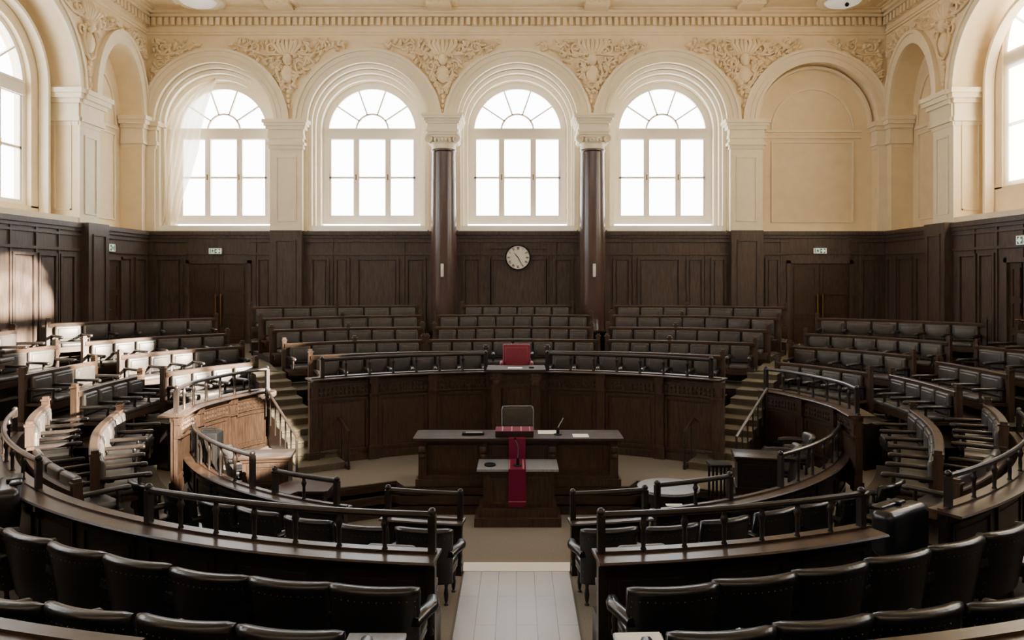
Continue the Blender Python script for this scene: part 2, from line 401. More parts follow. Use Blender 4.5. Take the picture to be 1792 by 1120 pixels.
# side walls ------------------------------------------------------
SIDE=[19.5,14.3,9.1]
def small_arch(mb,v0): pass
for T,nm,flag in ((TL,'left',0),(TR,'right',1)):
    w=MB(T)
    # blind bay next to the corner, elliptical head
    arch_wall(w,22.0,D,24.35,1.32,9.3,WZ,ZT,0,.75,2.15)
    w.add([(22.0,.75,WZ),(D,.75,WZ),(D,.75,12),(22.0,.75,12)],[(0,1,2,3)])
    for k,cu in enumerate(SIDE):
        lo = cu-2.6; hi = cu+2.6 if k else 22.0
        arch_wall(w,lo,hi,cu,2.42,9.35,WZ,ZT,0,1.3)
        arch_wall(w,cu-2.42,cu+2.42,cu,1.70,10.05 if flag else 9.24,6.35 if flag else 5.8,12.1,.9,.5,2.0 if flag else 1.8)
        w.bx(cu-2.42,cu+2.42,.9,1.4,WZ,6.4 if flag else 5.85)
    w.bx(-6,D,0,.3,-.3,WZ)
    w.add([(-6,0,WZ),(6.5,0,WZ),(6.5,0,ZT),(-6,0,ZT)],[(0,1,2,3)])
    struct('wall_'+nm,w,M['plaster'])
    for k,cu in enumerate(SIDE):
        wnd=window(5+k+4*flag,(lambda T,flag: (lambda u,v,z: T(u,v+.3,(6.5 if flag else 5.95)+(z-5.98)*(1.17 if flag else 1.08))))(T,flag),cu)
    if flag:
        # added translucent white screen, keeps direct sun out of the window nearest the corner
        q=MB(T); q.add([(17.5,.97,6.3),(21.5,.97,6.3),(21.5,.97,11.7),(17.5,.97,11.7)],[(0,1,2,3)]); q.build('added_sun_screen',M['blind'],bpy.data.objects['window_9'])
        q=MB(T); q.bx(14.85,16.3,.97,.98,6.2,7.55); q.bx(13.5,14.85,.97,.98,6.2,7.05); q.build('added_sun_blocker',M['reveal'],bpy.data.objects['window_10'])  # added unseen panels that trim the sunbeam off the middle rows
    t=MB(T)
    # archivolts
    def ell(mb,cu,r0,r1,k0,k1,va,vb,zs):
        A=arch_pts(cu,r0,k0,zs); B=arch_pts(cu,r1,k1,zs); vs=[]
        for (a,b),(c,d) in zip(A,B): vs+=[(a,va,b),(c,va,d),(c,vb,d),(a,vb,b)]
        fs=[(4*i+q,4*i+(q+1)%4,4*i+4+(q+1)%4,4*i+4+q) for i in range(len(A)-1) for q in range(4)]
        mb.add(vs,fs+[(0,1,2,3),(len(vs)-1,len(vs)-2,len(vs)-3,len(vs)-4)])
    ell(t,24.35,1.32,1.60,2.15,2.5,-.10,0,9.3); ell(t,24.35,1.56,1.66,2.46,2.58,-.15,0,9.3)
    ell(t,24.35,.95,1.0,1.6,1.65,.7,.75,9.0); t.bx(23.2,25.5,.69,.75,8.85,8.95)
    rect_frame(t,23.4,25.3,5.75,8.7,.75,.05,.05)
    for k,cu in enumerate(SIDE):
        arch_band(t,cu,9.35,2.42,2.66,9.35,-.10,0); arch_band(t,cu,9.35,2.62,2.72,9.35,-.15,0)
        arch_band(t,cu,9.35,2.0,2.1,5.45,.6,.88)
        # panelled soffit faces
        for s_ in (-1,1):
            uu=cu+s_*2.42
            t.bx(uu-s_*.0,uu-s_*.03,.18,.22,5.8,8.5); t.bx(uu,uu-s_*.03,.66,.70,5.8,8.5); t.bx(uu,uu-s_*.03,.18,.70,5.8,5.84); t.bx(uu,uu-s_*.03,.18,.70,8.46,8.5)
        t.bx(cu-2.42,cu+2.42,-.04,1.2,WZ-.02,5.58)
        # pier capitals: entablature running round into the reveal
        for s_ in (-1,1):
            uu=cu+s_*2.42
            for (o,z0,z1) in ((.02,8.30,8.42),(.10,8.42,8.55),(.06,8.55,8.95),(.13,8.95,9.08),(.22,9.08,9.22),(.27,9.22,9.36)):
                t.bx(uu-s_*o,uu+s_*.02,-o,1.0,z0,z1)
    # pier between window bay and blind bay
    for (o,z0,z1) in ((.02,8.30,8.42),(.10,8.42,8.55),(.06,8.55,8.95),(.13,8.95,9.08),(.22,9.08,9.22),(.27,9.22,9.36)):
        t.bx(21.92-.0,23.03+o,-o-.06,.7,z0,z1); t.bx(25.67-o,D,-o,.7,z0,z1)
    t.bx(21.92,22.98,-.06,0,WZ,8.3); rect_frame(t,22.15,22.8,5.7,8.05,-.06,.05,.03)
    for lo in (16.9,11.7,6.5):
        for (o,z0,z1) in ((.02,8.30,8.42),(.10,8.42,8.55),(.06,8.55,8.95),(.13,8.95,9.08),(.22,9.08,9.22),(.27,9.22,9.36)): t.bx(lo-.18-o,lo+.18+o,-o,.5,z0,z1)
    struct('trim_%d'%(3+flag),t,M['plaster_light'])
f=MB(); f.bx(-HW-2,HW+2,-6.3,-6,-.3,ZT); struct('wall_front',f,M['plaster'])

# pilasters on the back wall --------------------------------------
p=MB(TB)
for cu in (-8.0,7.98):
    p.bx(cu-.56,cu+.56,-.22,.1,WZ,8.25); rect_frame(p,cu-.36,cu+.36,5.75,8.0,-.22,.05,.03)
    for (o,z0,z1) in ((.04,8.25,8.38),(.10,8.38,8.48),(.03,8.48,8.62),(.07,8.62,8.74),(.05,8.74,8.92),(.12,8.92,9.04),(.17,9.04,9.14),(.22,9.14,9.26)):
        p.bx(cu-.56-o,cu+.56+o,-.22-o,.55,z0,z1)
for cu,sg in ((-HW,1),(HW,-1)):
    p.bx(cu,cu+sg*.30,-.05,.06,WZ,8.3)
    for (o,z0,z1) in ((.04,8.3,8.42),(.10,8.42,8.55),(.05,8.55,8.95),(.12,8.95,9.08),(.2,9.08,9.24)): p.bx(cu,cu+sg*(.30+o),-o,.5,z0,z1)
struct('trim_5',p,M['plaster_light'])

# cornice and ceiling ---------------------------------------------
c=MB()
def cornice_run(T,u0,u1):
    m=MB()
    for (o,z0,z1) in ((.06,12.28,12.36),(.10,12.36,12.44),(.05,12.44,12.56),(.22,12.86,12.96),(.34,12.96,13.06),(.42,13.06,13.14)):
        m.bx(u0,u1,-o,.05,z0,z1)
    m.bx(u0,u1,-.08,.05,12.56,12.86)
    n=int((u1-u0)/.222)
    for i in range(n):
        u=u0+(i+.5)*(u1-u0)/n; m.bx(u-.062,u+.062,-.20,-.08,12.58,12.84)
    c.add([T(*q) for q in m.v],m.f)
cornice_run(TB,-HW,HW); cornice_run(TL,-6,D-.1); cornice_run(TR,-6,D-.1)
struct('trim_6',c,M['plaster'])
c=MB(); c.bx(-HW-2,HW+2,-6.3,D+2,13.95,14.1); c.bx(-HW,HW,24.9,D,13.12,13.3); c.bx(-HW,HW,24.9,D+.1,13.3,13.95) if False else None
c.bx(-HW,HW,D-.02,D+.2,13.0,14); c.bx(-HW-.2,-HW,-6,D,13.0,14); c.bx(HW,HW+.2,-6,D,13.0,14)
c.bx(-HW,HW,25.75,D,13.1,13.5)
struct('ceiling',c,M['plaster'])
b=MB()
for x in (-13.0,-8.1,-2.65,2.75,8.0,13.0):
    b.bx(x-.55,x+.55,-6,D-.04,13.3,13.95); b.bx(x-.72,x+.72,-6,D-.05,13.7,13.94)
    b.bx(x-.40,x+.40,24.97,D-.1,13.0,13.32); b.bx(x-.63,x-.51,24.95,D-.03,13.10,13.34); b.bx(x+.51,x+.63,24.95,D-.03,13.10,13.34)
    for k in range(14): b.ball((x-.33+.66*random.random(),24.98,13.03+.24*random.random()),1,6,(.06,.04,.05))
for y in (24.2,19,14,9,4):
    b.bx(-HW,HW,y-.5,y+.1,13.42,13.95)
b.bx(-HW,HW,25.45,25.8,13.33,13.93)
for i in range(4):
    x0=[-8.1,-2.65,2.75][i] if i<3 else 8.0
struct('trim_7',b,M['plaster'])

# carved plaster ornament in the spandrels ------------------------
def relief(name, T, cu, half, zt, zb, seedv, ends=(1,1), dens=1.0):
    rnd=random.Random(seedv); m=MB(T)
    def width(z, side):
        dz=z-9.2
        w=half-math.sqrt(max(0,2.62**2-dz*dz)) if dz<2.62 else half
        return max(.0,w)
    def leaf(u,z,l,a,th=.05):
        R=Matrix.Rotation(-a,3,'Y')
        m.ball((u,-.03,z),1,8,(l,.07+th*rnd.random(),l*.40),R)
    def spiral(u,z,r,dirn,a0,turns=1.4,th=.045):
        pts=[];rr=[]
        for i in range(22):
            t=i/21; a=a0+dirn*t*turns*2*PI; q=r*(1-.82*t); pts.append((u+q*math.cos(a),-.03-.05*t,z+q*math.sin(a))); rr.append(th*(1-.5*t))
        m.tube(pts,rr,5)
    # centre cartouche: shell crest, shield, pendant
    if ends==(1,1):
        for k in range(-3,4):
            a=k*.28; m.tube([(cu+.06*k,-.05,zt-.62),(cu+.16*k,-.13,zt-.28),(cu+.15*k,-.08,zt-.10+.0*abs(k))],[.05,.075,.05],6)
        m.ball((cu,-.05,zt-.78),1,12,(.17,.16,.22)); m.ball((cu,-.03,zt-1.3),1,12,(.24,.14,.32))
        m.tube([(cu-.24,-.06,zt-.85),(cu-.36,-.08,zt-1.25),(cu-.22,-.08,zt-1.65),(cu,-.06,zt-1.8)],.045,6)
        m.tube([(cu+.24,-.06,zt-.85),(cu+.36,-.08,zt-1.25),(cu+.22,-.08,zt-1.65),(cu,-.06,zt-1.8)],.045,6)
        for k in range(6): m.ball((cu+rnd.uniform(-.05,.05),-.03,zt-1.9-.17*k),1,8,(.10-.012*k,.08,.09))
    for sd,on in ((-1,ends[0]),(1,ends[1])):
        if not on: continue
        spiral(cu+sd*.55,zt-.38,.27,sd,PI/2 if sd>0 else PI/2,1.5,.06)
        spiral(cu+sd*1.15,zt-.33,.17,-sd,-PI/2,1.3,.045)
        spiral(cu+sd*.40,zt-.98,.18,sd,0,1.3,.045)
        m.tube([(cu+sd*.25,-.05,zt-.6),(cu+sd*.8,-.06,zt-.62),(cu+sd*1.3,-.05,zt-.45),(cu+sd*1.9,-.03,zt-.22)],[.05,.045,.04,.02],6)
        for k in range(int(95*dens)):
            z=zt-.12-rnd.random()**1.5*1.9; w=width(z,sd)-.1
            if w<.12: continue
            w=min(w,2.0); u=cu+sd*(.12+rnd.random()*(w-.12))
            leaf(u,z,.07+.08*rnd.random(),rnd.uniform(0,PI),.08)
    return struct(name,m,M['plaster'],60)
n=8
for i,cu in enumerate((-8.0,-2.58,2.64,7.98)):
    relief('trim_%d'%n,TB,cu,2.62,12.2,9.4,20+i); n+=1
relief('trim_%d'%n,TB,-HW+.08,2.4,12.2,9.4,31,(0,1)); n+=1
relief('trim_%d'%n,TB,HW-.08,2.4,12.2,9.4,32,(1,0)); n+=1
for T in (TL,TR):
    relief('trim_%d'%n,T,22.45,1.75,12.2,9.4,40+n); n+=1
    relief('trim_%d'%n,T,D-.08,1.6,12.2,9.4,50+n,(1,0)); n+=1

# wood panelling --------------------------------------------------
def wain(T,nm,runs,solid,v0=-.08):
    m=MB(T)
    for (a,b) in solid:
        m.bx(a,b,v0,.0,-.3,WZ-.04)
        m.bx(a,b,v0-.10,.0,WZ-.14,WZ-.0); m.bx(a,b,v0-.05,0,WZ-.24,WZ-.14); m.bx(a,b,v0-.045,0,WZ-.38,WZ-.32); m.bx(a,b,v0-.045,0,4.58,4.66)
        m.bx(a,b,v0-.04,0,1.5,1.85)
    for (a,b) in runs:
        rect_frame(m,a,b,2.0,4.48,v0,.07,.06); 
        m.bx(a+.13,b-.13,v0-.03,v0,2.13,4.35)
    return struct(nm,m,M['wall_wood'])
def X(px): return (px-VX)/F*D
runs=[]
for a,b in ((545,577),(587,613),(625,699),(711,746),(810,842),(858,957),(968,1003),(1072,1103),(1115,1190),(1200,1230),(1243,1270),(1337,1363),(1503,1533),(451,477),(275,322)):
    runs.append((X(a),X(b)))
wain(TB,'trim_%d'%n,runs,[(-HW,X(330)),(X(437),X(1378)),(X(1487),HW)]); n+=1
m=MB(TB)     # pieces above the doors, wooden pilaster bases, vertical joints
for a,b in ((330,437),(1378,1487)):
    m.bx(X(a),X(b),-.08,0,4.35,WZ-.04); m.bx(X(a),X(b),-.18,0,WZ-.14,WZ); m.bx(X(a),X(b),-.13,0,WZ-.24,WZ-.14); m.bx(X(a),X(b),-.11,0,4.60,4.66)
for cu in (-7.98,7.98):
    m.bx(cu-.55,cu+.55,-.34,0,-.3,WZ+.02); rect_frame(m,cu-.36,cu+.36,1.9,5.1,-.34,.05,.035)
for px in (449,583,708,1107,1233,1365,842,972):
    m.bx(X(px)-.02,X(px)+.02,-.115,-.08,1.6,WZ-.1)
rect_frame(m,X(856),X(959),1.9,4.88,-.08,.08,.06)
struct('trim_%d'%n,m,M['wall_wood']); n+=1
def yl(px): return HW*F/abs(px-VX)
for T,flag in ((TL,0),(TR,1)):
    rr=[(23.05,23.9),(24.1,25.0),(25.1,25.75)] if flag else [(24.15,24.75),(25.0,25.75)]
    rr+=[(20.9,21.6),(19.95,20.75),(18.9,19.8)] if not flag else [(20.75,21.55),(19.95,20.65)]
    rr+=[(a,a+.85) for a in (17.3,16.3,15.3,14.3,13.3,12.3,11.3,10.3)]
    m_=wain(T,'trim_%d'%n,rr,[(-6,22.0),(22.95,D)] if flag else [(-6,22.0),(22.95,D)]); n+=1
    m=MB(T); m.bx(21.9,23.0,-.34,0,-.3,WZ+.02); rect_frame(m,22.1,22.8,1.8,5.1,-.34,.05,.035)
    m.bx(16.6,17.2,-.34,0,-.3,WZ+.02)
    for u in (20.85,19.87,18.85): m.bx(u-.03,u+.03,-.12,-.08,1.6,WZ-.1)
    struct('trim_%d'%n,m,M['wall_wood']); n+=1

# doors -----------------------------------------------------------
def door(idx,T,u0,u1,z0,z1,leaves,v=-.02,handle='bar'):
    m=MB(T)
    m.bx(u0-.12,u0,v-.12,v,z0,z1+.12); m.bx(u1,u1+.12,v-.12,v,z0,z1+.12); m.bx(u0-.12,u1+.12,v-.12,v,z1,z1+.12); m.bx(u0,u1,v-.01,v+.02,z0,z1)
    d=struct('door_%d'%idx,m,M['wall_wood'])
    w=(u1-u0)/leaves
    for k in range(leaves):
        a=u0+k*w+.01; b=a+w-.02; l=MB(T); l.bx(a,b,v-.05,v,z0,z1)
        h=z1-z0
        for f0,f1 in ((.05,.32),(.36,.62),(.66,.95)): rect_frame(l,a+.12,b-.12,z0+h*f0,z0+h*f1,v-.05,.04,.025)
        lf=l.build('door_leaf',M['wood'],d)
        hu = (b-.08 if k==0 else a+.08) if leaves==2 else a+.08
        g=MB(T); zc=z0+h*.42; zz=h*.2
        if handle=='bar':
            g.tube([(hu,v-.13,zc-zz),(hu,v-.13,zc+zz)],.032,8); g.bx(hu-.03,hu+.03,v-.13,v-.05,zc-zz+.04,zc-zz+.1); g.bx(hu-.03,hu+.03,v-.13,v-.05,zc+zz-.1,zc+zz-.04)
        else:
            g.bx(hu-.03,hu+.03,v-.07,v-.05,zc-.15,zc+.2); g.tube([(hu,v-.12,zc+.1),(hu+.14,v-.12,zc+.1)],.015,6)
        g.build('door_handle',M['brass'],lf)
    return d
door(1,TB,X(334),X(435),1.5,4.28,2); door(2,TB,X(1381),X(1484),1.5,4.28,2)
door(3,TL,23.15,24.0,1.5,4.35,1,-.06,'lever'); door(4,TR,18.2,19.35,1.5,4.2,2,-.07,'lever')
# ------------------------------------------------------------------ floors
m=MB(); m.bx(-HW,HW,-6,D,-.45,-.3); struct('floor',m,M['carpet'])
m=MB(); m.bx(-.74,.74,-1,10.40,-.3,-.285); struct('floor_planks',m,M['planks'])
m=MB(); m.bx(-.76,.80,10.40,10.72,-.3,-.28); struct('floor_threshold',m,M['paper'])
m=MB(); m.prism([(-.72,-5),(.72,-5),(.72,3.4),(-.72,3.4)],-.3,-.28)

def sector(name,c,r0,r1,a0,a1,z,mat='carpet',n=20):
    for s in (-1,1):
        I=[(c[0]+s*r0*math.sin(a0+(a1-a0)*i/n),c[1]-r0*math.cos(a0+(a1-a0)*i/n)) for i in range(n+1)]
        O=[(c[0]+s*r1*math.sin(a0+(a1-a0)*i/n),c[1]-r1*math.cos(a0+(a1-a0)*i/n)) for i in range(n+1)]
        vs=[];fs=[]
        for a,b in zip(I,O): vs+=[(a[0],a[1],-.3),(b[0],b[1],-.3),(b[0],b[1],z),(a[0],a[1],z)]
        for i in range(n):
            for q in range(4): fs.append((4*i+q,4*i+(q+1)%4,4*i+4+(q+1)%4,4*i+4+q))
        fs+=[(0,1,2,3),(4*n+3,4*n+2,4*n+1,4*n)]
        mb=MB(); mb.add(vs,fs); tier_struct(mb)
rad=math.radians
C2=(0,17.3); C1=(0,17.2)
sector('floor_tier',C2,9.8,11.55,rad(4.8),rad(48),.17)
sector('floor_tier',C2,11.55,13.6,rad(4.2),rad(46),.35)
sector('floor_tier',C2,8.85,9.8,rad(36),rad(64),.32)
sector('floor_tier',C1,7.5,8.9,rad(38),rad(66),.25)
# platform round the desk, with three dark wooden steps
def plat(dy): return [(-5.6,15.2),(-5.9,13.6),(-4.6,12.3-dy),(-3.6,12.75-dy),(-2.17,13.45-dy),(-1.98,13.1-dy*.3),(1.98,13.1-dy*.3),(2.17,13.45-dy),(3.6,12.75-dy),(4.6,12.3-dy),(5.9,13.6),(5.6,15.2),(5.2,17.5),(-5.2,17.5)]
m=MB(); m.prism(plat(0),-.3,.15); struct('floor_platform',m,M['carpet'])
for k,(dy,z) in enumerate(((.06,.13),(.34,-.0),(.62,-.15))):
    m=MB(); m.prism([(x,y-(.0 if k else 0)) for x,y in plat(dy)],-.3,z); m.prism([(x,y) for x,y in plat(dy+.03)],z-.03,z); struct('floor_step',m,M['wood_h'])

# ------------------------------------------------------------------ benches
mesh_cache={}
def cached(key, fn):
    if key not in mesh_cache: mesh_cache[key]=fn()
    return mesh_cache[key]
def back_pad(w):
    def f():
        m=MB(); m.rbox((0,.075,.71),(w-.05,.11,.43),.045,4)
        m.rbox((0,.10,.71),(w-.16,.09,.32),.04,3); return m.mesh('back_pad',M['leather'],60)
    return cached(('bp',round(w,2)),f)
def seat_pad(w):
    def f():
        m=MB(); m.rbox((0,.35,.435),(w-.04,.54,.11),.045,4); return m.mesh('seat_pad',M['leather'],60)
    return cached(('sp',round(w,2)),f)
def arm_mesh():
    def f():
        m=MB(); m.rbox((0,.36,.665),(.09,.68,.065),.025,3); m.rbox((0,.68,.655),(.10,.12,.08),.035,3)
        m.lathe([(.034,.0),(.034,.06),(.022,.08),(.030,.12),(.026,.2),(.032,.23),(.02,.26)],(0,.57,.38),10)
        m.bx(-.03,.03,.05,.12,.40,.65); return m.mesh('armrest',M['black_wood'],50)
    return cached('arm',f)
def leg_mesh():
    def f():
        m=MB(); m.lathe([(.022,0),(.038,.03),(.030,.06),(.024,.10),(.034,.17),(.028,.22),(.036,.26),(.034,.34)],(0,.53,0),10); return m.mesh('leg',M['wood'],50)
    return cached('leg',f)
def post_mesh(h):
    def f():
        m=MB(); m.box((0,0,h/2),(.10,.12,h)); m.box((0,0,h+.015),(.13,.15,.03)); m.box((0,0,h+.05),(.085,.10,.05)); return m.mesh('post',M['wood'])
    return cached(('post',round(h,2)),f)

def bench(label, path, zf, n, h=1.0, group=None, arms=True, mids=(), legs=True, tier=(.72,.55), margin=.10, ext=.45):
    x,y,nx,ny=path.ev(path.len/2)
    b=empty('bench',(x+nx*.25,y+ny*.25,zf),0,label,'bench',group)
    m=MB(); m.bar(path,-.03,.03,zf+.02,zf+h-.10)
    m.sweep(path,[(-.055,zf+h-.11),(.065,zf+h-.11),(.075,zf+h-.09),(.075,zf+h-.015),(.06,zf+h),(-.045,zf+h),(-.06,zf+h-.015),(-.06,zf+h-.09)])
    m.bar(path,-.045,.045,zf+.06,zf+.20); m.bar(path,.03,.042,zf+h-.135,zf+h-.11)
    m.build('backrest',M['wood_h'],b)
    m=MB(); m.bar(path,.05,.61,zf+.33,zf+.385); m.bar(path,.55,.595,zf+.25,zf+.35); m.build('seat_frame',M['wood_h'],b)
    def put(nm,me,s,z=0.0):
        px,py,_,_=path.ev(s); inst(nm,me,b,(px-b.location.x,py-b.location.y,z),path.rz(s))
    w=(path.len-2*margin)/n
    for s in (.0,path.len): put('post',post_mesh(h+.07),s)
    for q in mids: put('post',post_mesh(h+.05),margin+q*w)
    for i in range(n):
        s=margin+(i+.5)*w
        put('back_pad',back_pad(w),s); put('seat_pad',seat_pad(w),s)
    for i in range(n+1):
        s=margin+i*w; s=min(max(s,.06),path.len-.06)
        if arms: put('armrest',arm_mesh(),s)
        if legs: put('leg',leg_mesh(),s)
    if tier:
        t=MB(); t.bar(path,-tier[1],tier[0],-.3,zf,-ext,path.len+ext); tier_struct(t)
    return b

def P(*pts, z, toward=(0,14), mir=False):
    q=[at(px,py,z) for px,py in pts]
    if mir: q=[(-x,y) for x,y in q]
    return Path(q,toward,smooth=len(q)>2,n=16)
ORD=['front','second','third','fourth']
for mir in (False,True):
    side='by the shaded wall' if mir else 'by the sunlit wall'
    W='on the shaded side' if mir else 'on the sunlit side'
    # sector between the stairs and the cross aisle, four rows rising to the wall
    bench('front oak bench with leather pads behind the high carved desk %s'%W, P((286,652),(370,641),(447,633),z=1.70,mir=mir), .70, 4, group='benches %s next to the stairs'%W)
    bench('second oak bench up from the high carved desk %s'%W, P((210,622),(315,612),(424,605),z=1.90,mir=mir), .90, 5, group='benches %s next to the stairs'%W)
    bench('third oak bench up from the high carved desk %s'%W, P((147,598),(270,589),(398,583),z=2.20,mir=mir), 1.20, 6, group='benches %s next to the stairs'%W)
    bench('topmost oak bench of six pads near the double door %s'%W, P((84,566),(230,560),(378,556),z=2.58,mir=mir), 1.58, 6, group='benches %s next to the stairs'%W)
    # sector between the cross aisle and the curved desk
    bench('oak bench of four leather seats behind the two curved benches %s'%W, P((131,685),(188,669),(247,655),z=1.60,mir=mir,toward=(0,16)), .60, 4, group='benches %s across the side aisle'%W)
    bench('oak bench of three leather seats above the four-seat bench %s'%W, P((40,655),(102,643),(165,632),z=1.80,mir=mir,toward=(0,16)), .80, 3, group='benches %s across the side aisle'%W)
    bench('oak bench above the three-seat bench %s, cut by the picture edge'%W, P((-60,622),(20,612),(97,604),z=2.15,mir=mir,toward=(0,16)), 1.15, 3, group='benches %s across the side aisle'%W)
    bench('topmost oak bench against the wall panelling %s, at the picture edge'%W, P((-60,590),(-20,584),(23,577),z=2.52,mir=mir,toward=(0,16)), 1.52, 2, group='benches %s across the side aisle'%W, tier=(.72,.1))
    # the two rings that curve round to the front
    bench('inner curved bench with long dark armrests beside the low railed desk %s'%W, P((210,716),(185,735),(168,755),(163,780),(166,806),z=1.25,mir=mir,toward=(0,16)), .28, 6, h=.97, group='curved benches %s'%W, tier=None)
    sg=1 if mir else -1
    bench('outer curved bench below the ledge of the railed desk %s'%W, arc(C2,9.5,sg*rad(37.5),sg*rad(53),12), .25, 4, h=.79, group='curved benches %s'%W, tier=None)
    bench('outer curved bench standing higher at the railed desk\'s far end %s'%W, arc(C2,9.5,sg*rad(54),sg*rad(70.5),12), .44, 4, h=.97, group='curved benches %s'%W, tier=(.6,.1), ext=0)
    s=1 if mir else -1
    a=arc(C2,9.66,s*rad(5.6),s*rad(10.2),4)
    bench('short leather bench by the plank aisle under the railed desk %s'%W, a, .10, 1, h=.74, group='aisle benches', tier=(.75,.1), ext=0)

# rows of the presidium facing the camera, below the clock
ROWS=[('second',2.17,1.17,((497,601),(620,596),(741,594)),((748,594),(898,593),(1047,594)),((1062,594),(1190,596),(1322,600))),
      ('third',2.40,1.40,((475,577),(610,573),(739,572)),((760,572),(898,571),(1035,572)),((1064,572),(1200,573),(1345,577))),
      ('fourth',2.65,1.65,((456,557),(600,553),(736,551)),((764,551),(898,550),(1034,551)),((1070,551),(1210,552),(1364,556))),
      ('top',2.89,1.89,((440,537),(590,535),(733,534)),((809,534),(905,534),(1001,534)),((1075,534),(1230,535),(1376,537)))]
for nm,zt,zf,l,c,r in ROWS:
    for pts,n,who in ((l,6,'beside the sunlit-side stairs'),(c,8 if nm!='top' else 6,'below the clock'),(r,7,'beside the shaded-side stairs')):
        bench('%s-row oak bench with grey leather pads, %s'%(nm,who), P(*pts,z=zt,toward=(0,8)), zf, n, group='benches facing the hall below the windows', arms=(nm=='second'), legs=False, mids=(3,) if who!='below the clock' else (), tier=(1.25,.9 if nm!='top' else 1.6), ext=.02)
for s,who in ((-1,'sunlit'),(1,'shaded')):
    Q=Path([(s*4.72,17.0),(s*2.9,17.75),(s*.75,18.05)],(0,8),n=16)
    bench('front bench behind the iron-railed tall front, %s side of the red chair'%who, Q, 1.03, 7, group='benches facing the hall below the windows', legs=False, tier=(1.6,.8), ext=.0)

# ------------------------------------------------------------------ curved desks with rails
def baluster_mesh(h):
    def f():
        m=MB(); m.lathe([(.030,0),(.036,.02),(.022,.05),(.026,h*.35),(.022,h*.55),(.034,h*.66),(.042,h*.72),(.030,h*.80),(.024,h*.86),(.034,h)],(0,0,0),12); return m.mesh('baluster',M['black_wood'],50)
    return cached(('bal',round(h,2)),f)
def endpost_mesh(h):
    def f():
        m=MB(); m.box((0,0,h/2),(.075,.075,h)); m.ball((0,0,h+.03),.045,12); return m.mesh('end_post',M['black_wood'],50)
    return cached(('ep',round(h,2)),f)
def desk(label, path, z0, zl, rails=(), face=-1, lw=(-.24,.16), zr=.4, panel_w=1.15, high=False, group=None, mat='black_wood', railu=.02, start_cap=True):
    x,y,_,_=path.ev(path.len/2)
    d=empty('curved_desk',(x,y,z0),0,label,'desk',group)
    m=MB(); m.bar(path,-.045,.045,z0,zl-.03); m.bar(path,-.075,.075,z0,z0+.14); m.bar(path,-.06,.06,zl-.12,zl-.03); m.build('desk_front',M[mat],d)
    m=MB(); a,b=lw
    m.sweep(path,[(a,zl-.035),(b,zl-.035),(b+.015,zl-.018),(b,zl),(a,zl),(a-.015,zl-.018)],-.03,path.len+.03)
    m.bar(path,railu-.03,railu+.03,zl,zl+.025,-.01,path.len+.01); m.build('ledge',M['wood_h'] if not high else M['wood_h'],d)
    n=max(1,round(path.len/panel_w)); w=path.len/n
    ztop=zl-.16 if not high else zl-.42
    for i in range(n):
        s0=i*w+.10; s1=(i+1)*w-.10
        m=MB(); u = .045 if face>0 else -.045-.03
        m.frame_on(path,s0,s1,z0+.2,ztop,u,.05,.03)
        m.bar(path,(.045 if face>0 else -.057),(.057 if face>0 else -.045),z0+.3,ztop-.1,s0+.10,s1-.10)
        m.build('panel',M[mat],d)
        if high:
            # carved frieze band under the ledge
            m=MB(); uu=.05*face
            m.bar(path,min(uu,uu+.012*face),max(uu,uu+.012*face),zl-.36,zl-.16,s0-.02,s1+.02)
            k=int((s1-s0)/.085); rnd=random.Random(i)
            for j in range(k):
                s=s0+(j+.5)*(s1-s0)/k; px,py,nx,ny=path.ev(s)
                for dz in (-.05,.04):
                    m.ball((px+nx*(uu+.015*face),py+ny*(uu+.015*face),zl-.26+dz+rnd.uniform(-.012,.012)),1,6,(.028,.028,.038))
            m.bar(path,min(uu,uu+.03*face),max(uu,uu+.03*face),zl-.385,zl-.36,s0-.06,s1+.06); m.bar(path,min(uu,uu+.03*face),max(uu,uu+.03*face),zl-.16,zl-.135,s0-.06,s1+.06)
            m.build('carved_frieze',M[mat],d)
            for s in ((i*w,) if i else (.0,))+(((i+1)*w,) if i==n-1 else ()):
                px,py,nx,ny=path.ev(s); rz=path.rz(s)
                m=MB(); 
                def B(u,sx,sy,za,zb): m.box((px+nx*u*face,py+ny*u*face,(za+zb)/2),(sx,sy,zb-za),rz)
                B(.07,.17,.07,z0,zl-.04); B(.085,.22,.10,z0,z0+.24); B(.10,.20,.10,zl-.40,zl-.36); B(.10,.19,.10,zl-.16,zl-.04); B(.09,.13,.08,zl-.36,zl-.16); B(.085,.20,.08,z0+.24,z0+.28)
                m.build('pilaster',M[mat],d)
    for (s0,s1,k,h) in rails:
        m=MB(); pts=[]
        for (px,py,nx,ny) in path.span(s0,s1): pts.append((px+nx*railu,py+ny*railu,zl+h))
        m.tube(pts,.036,10); m.build('rail',M['black_wood'],d)
        for j in range(k+1):
            s=s0+(s1-s0)*j/k; px,py,nx,ny=path.ev(s)
            e=j in (0,k)
            inst('end_post' if e else 'baluster',endpost_mesh(h) if e else baluster_mesh(h),d,(px+nx*railu-d.location.x,py+ny*railu-d.location.y,zl-z0),path.rz(s))
    return d
R2=9.85; L2=lambda a: R2*rad(a)
a0=4.75
pl=arc(C2,R2,-rad(a0),-rad(66),40); pr1=arc(C2,R2,rad(a0),rad(23.4),20); pr2=arc(C2,R2,rad(31),rad(66),26)
desk('long curved desk with two rails, sweeping from the plank aisle round the sunlit side', pl,-.3,1.05,
     [(.04,L2(25-a0),7,.385),(L2(39.5-a0),L2(66-a0),7,.385)],-1,group='outer ring of railed desks')
desk('curved railed desk from the plank aisle to the gap with the leather seat, shaded side', pr1,-.3,1.05,[(.04,L2(22.9-a0),7,.385)],-1,group='outer ring of railed desks')
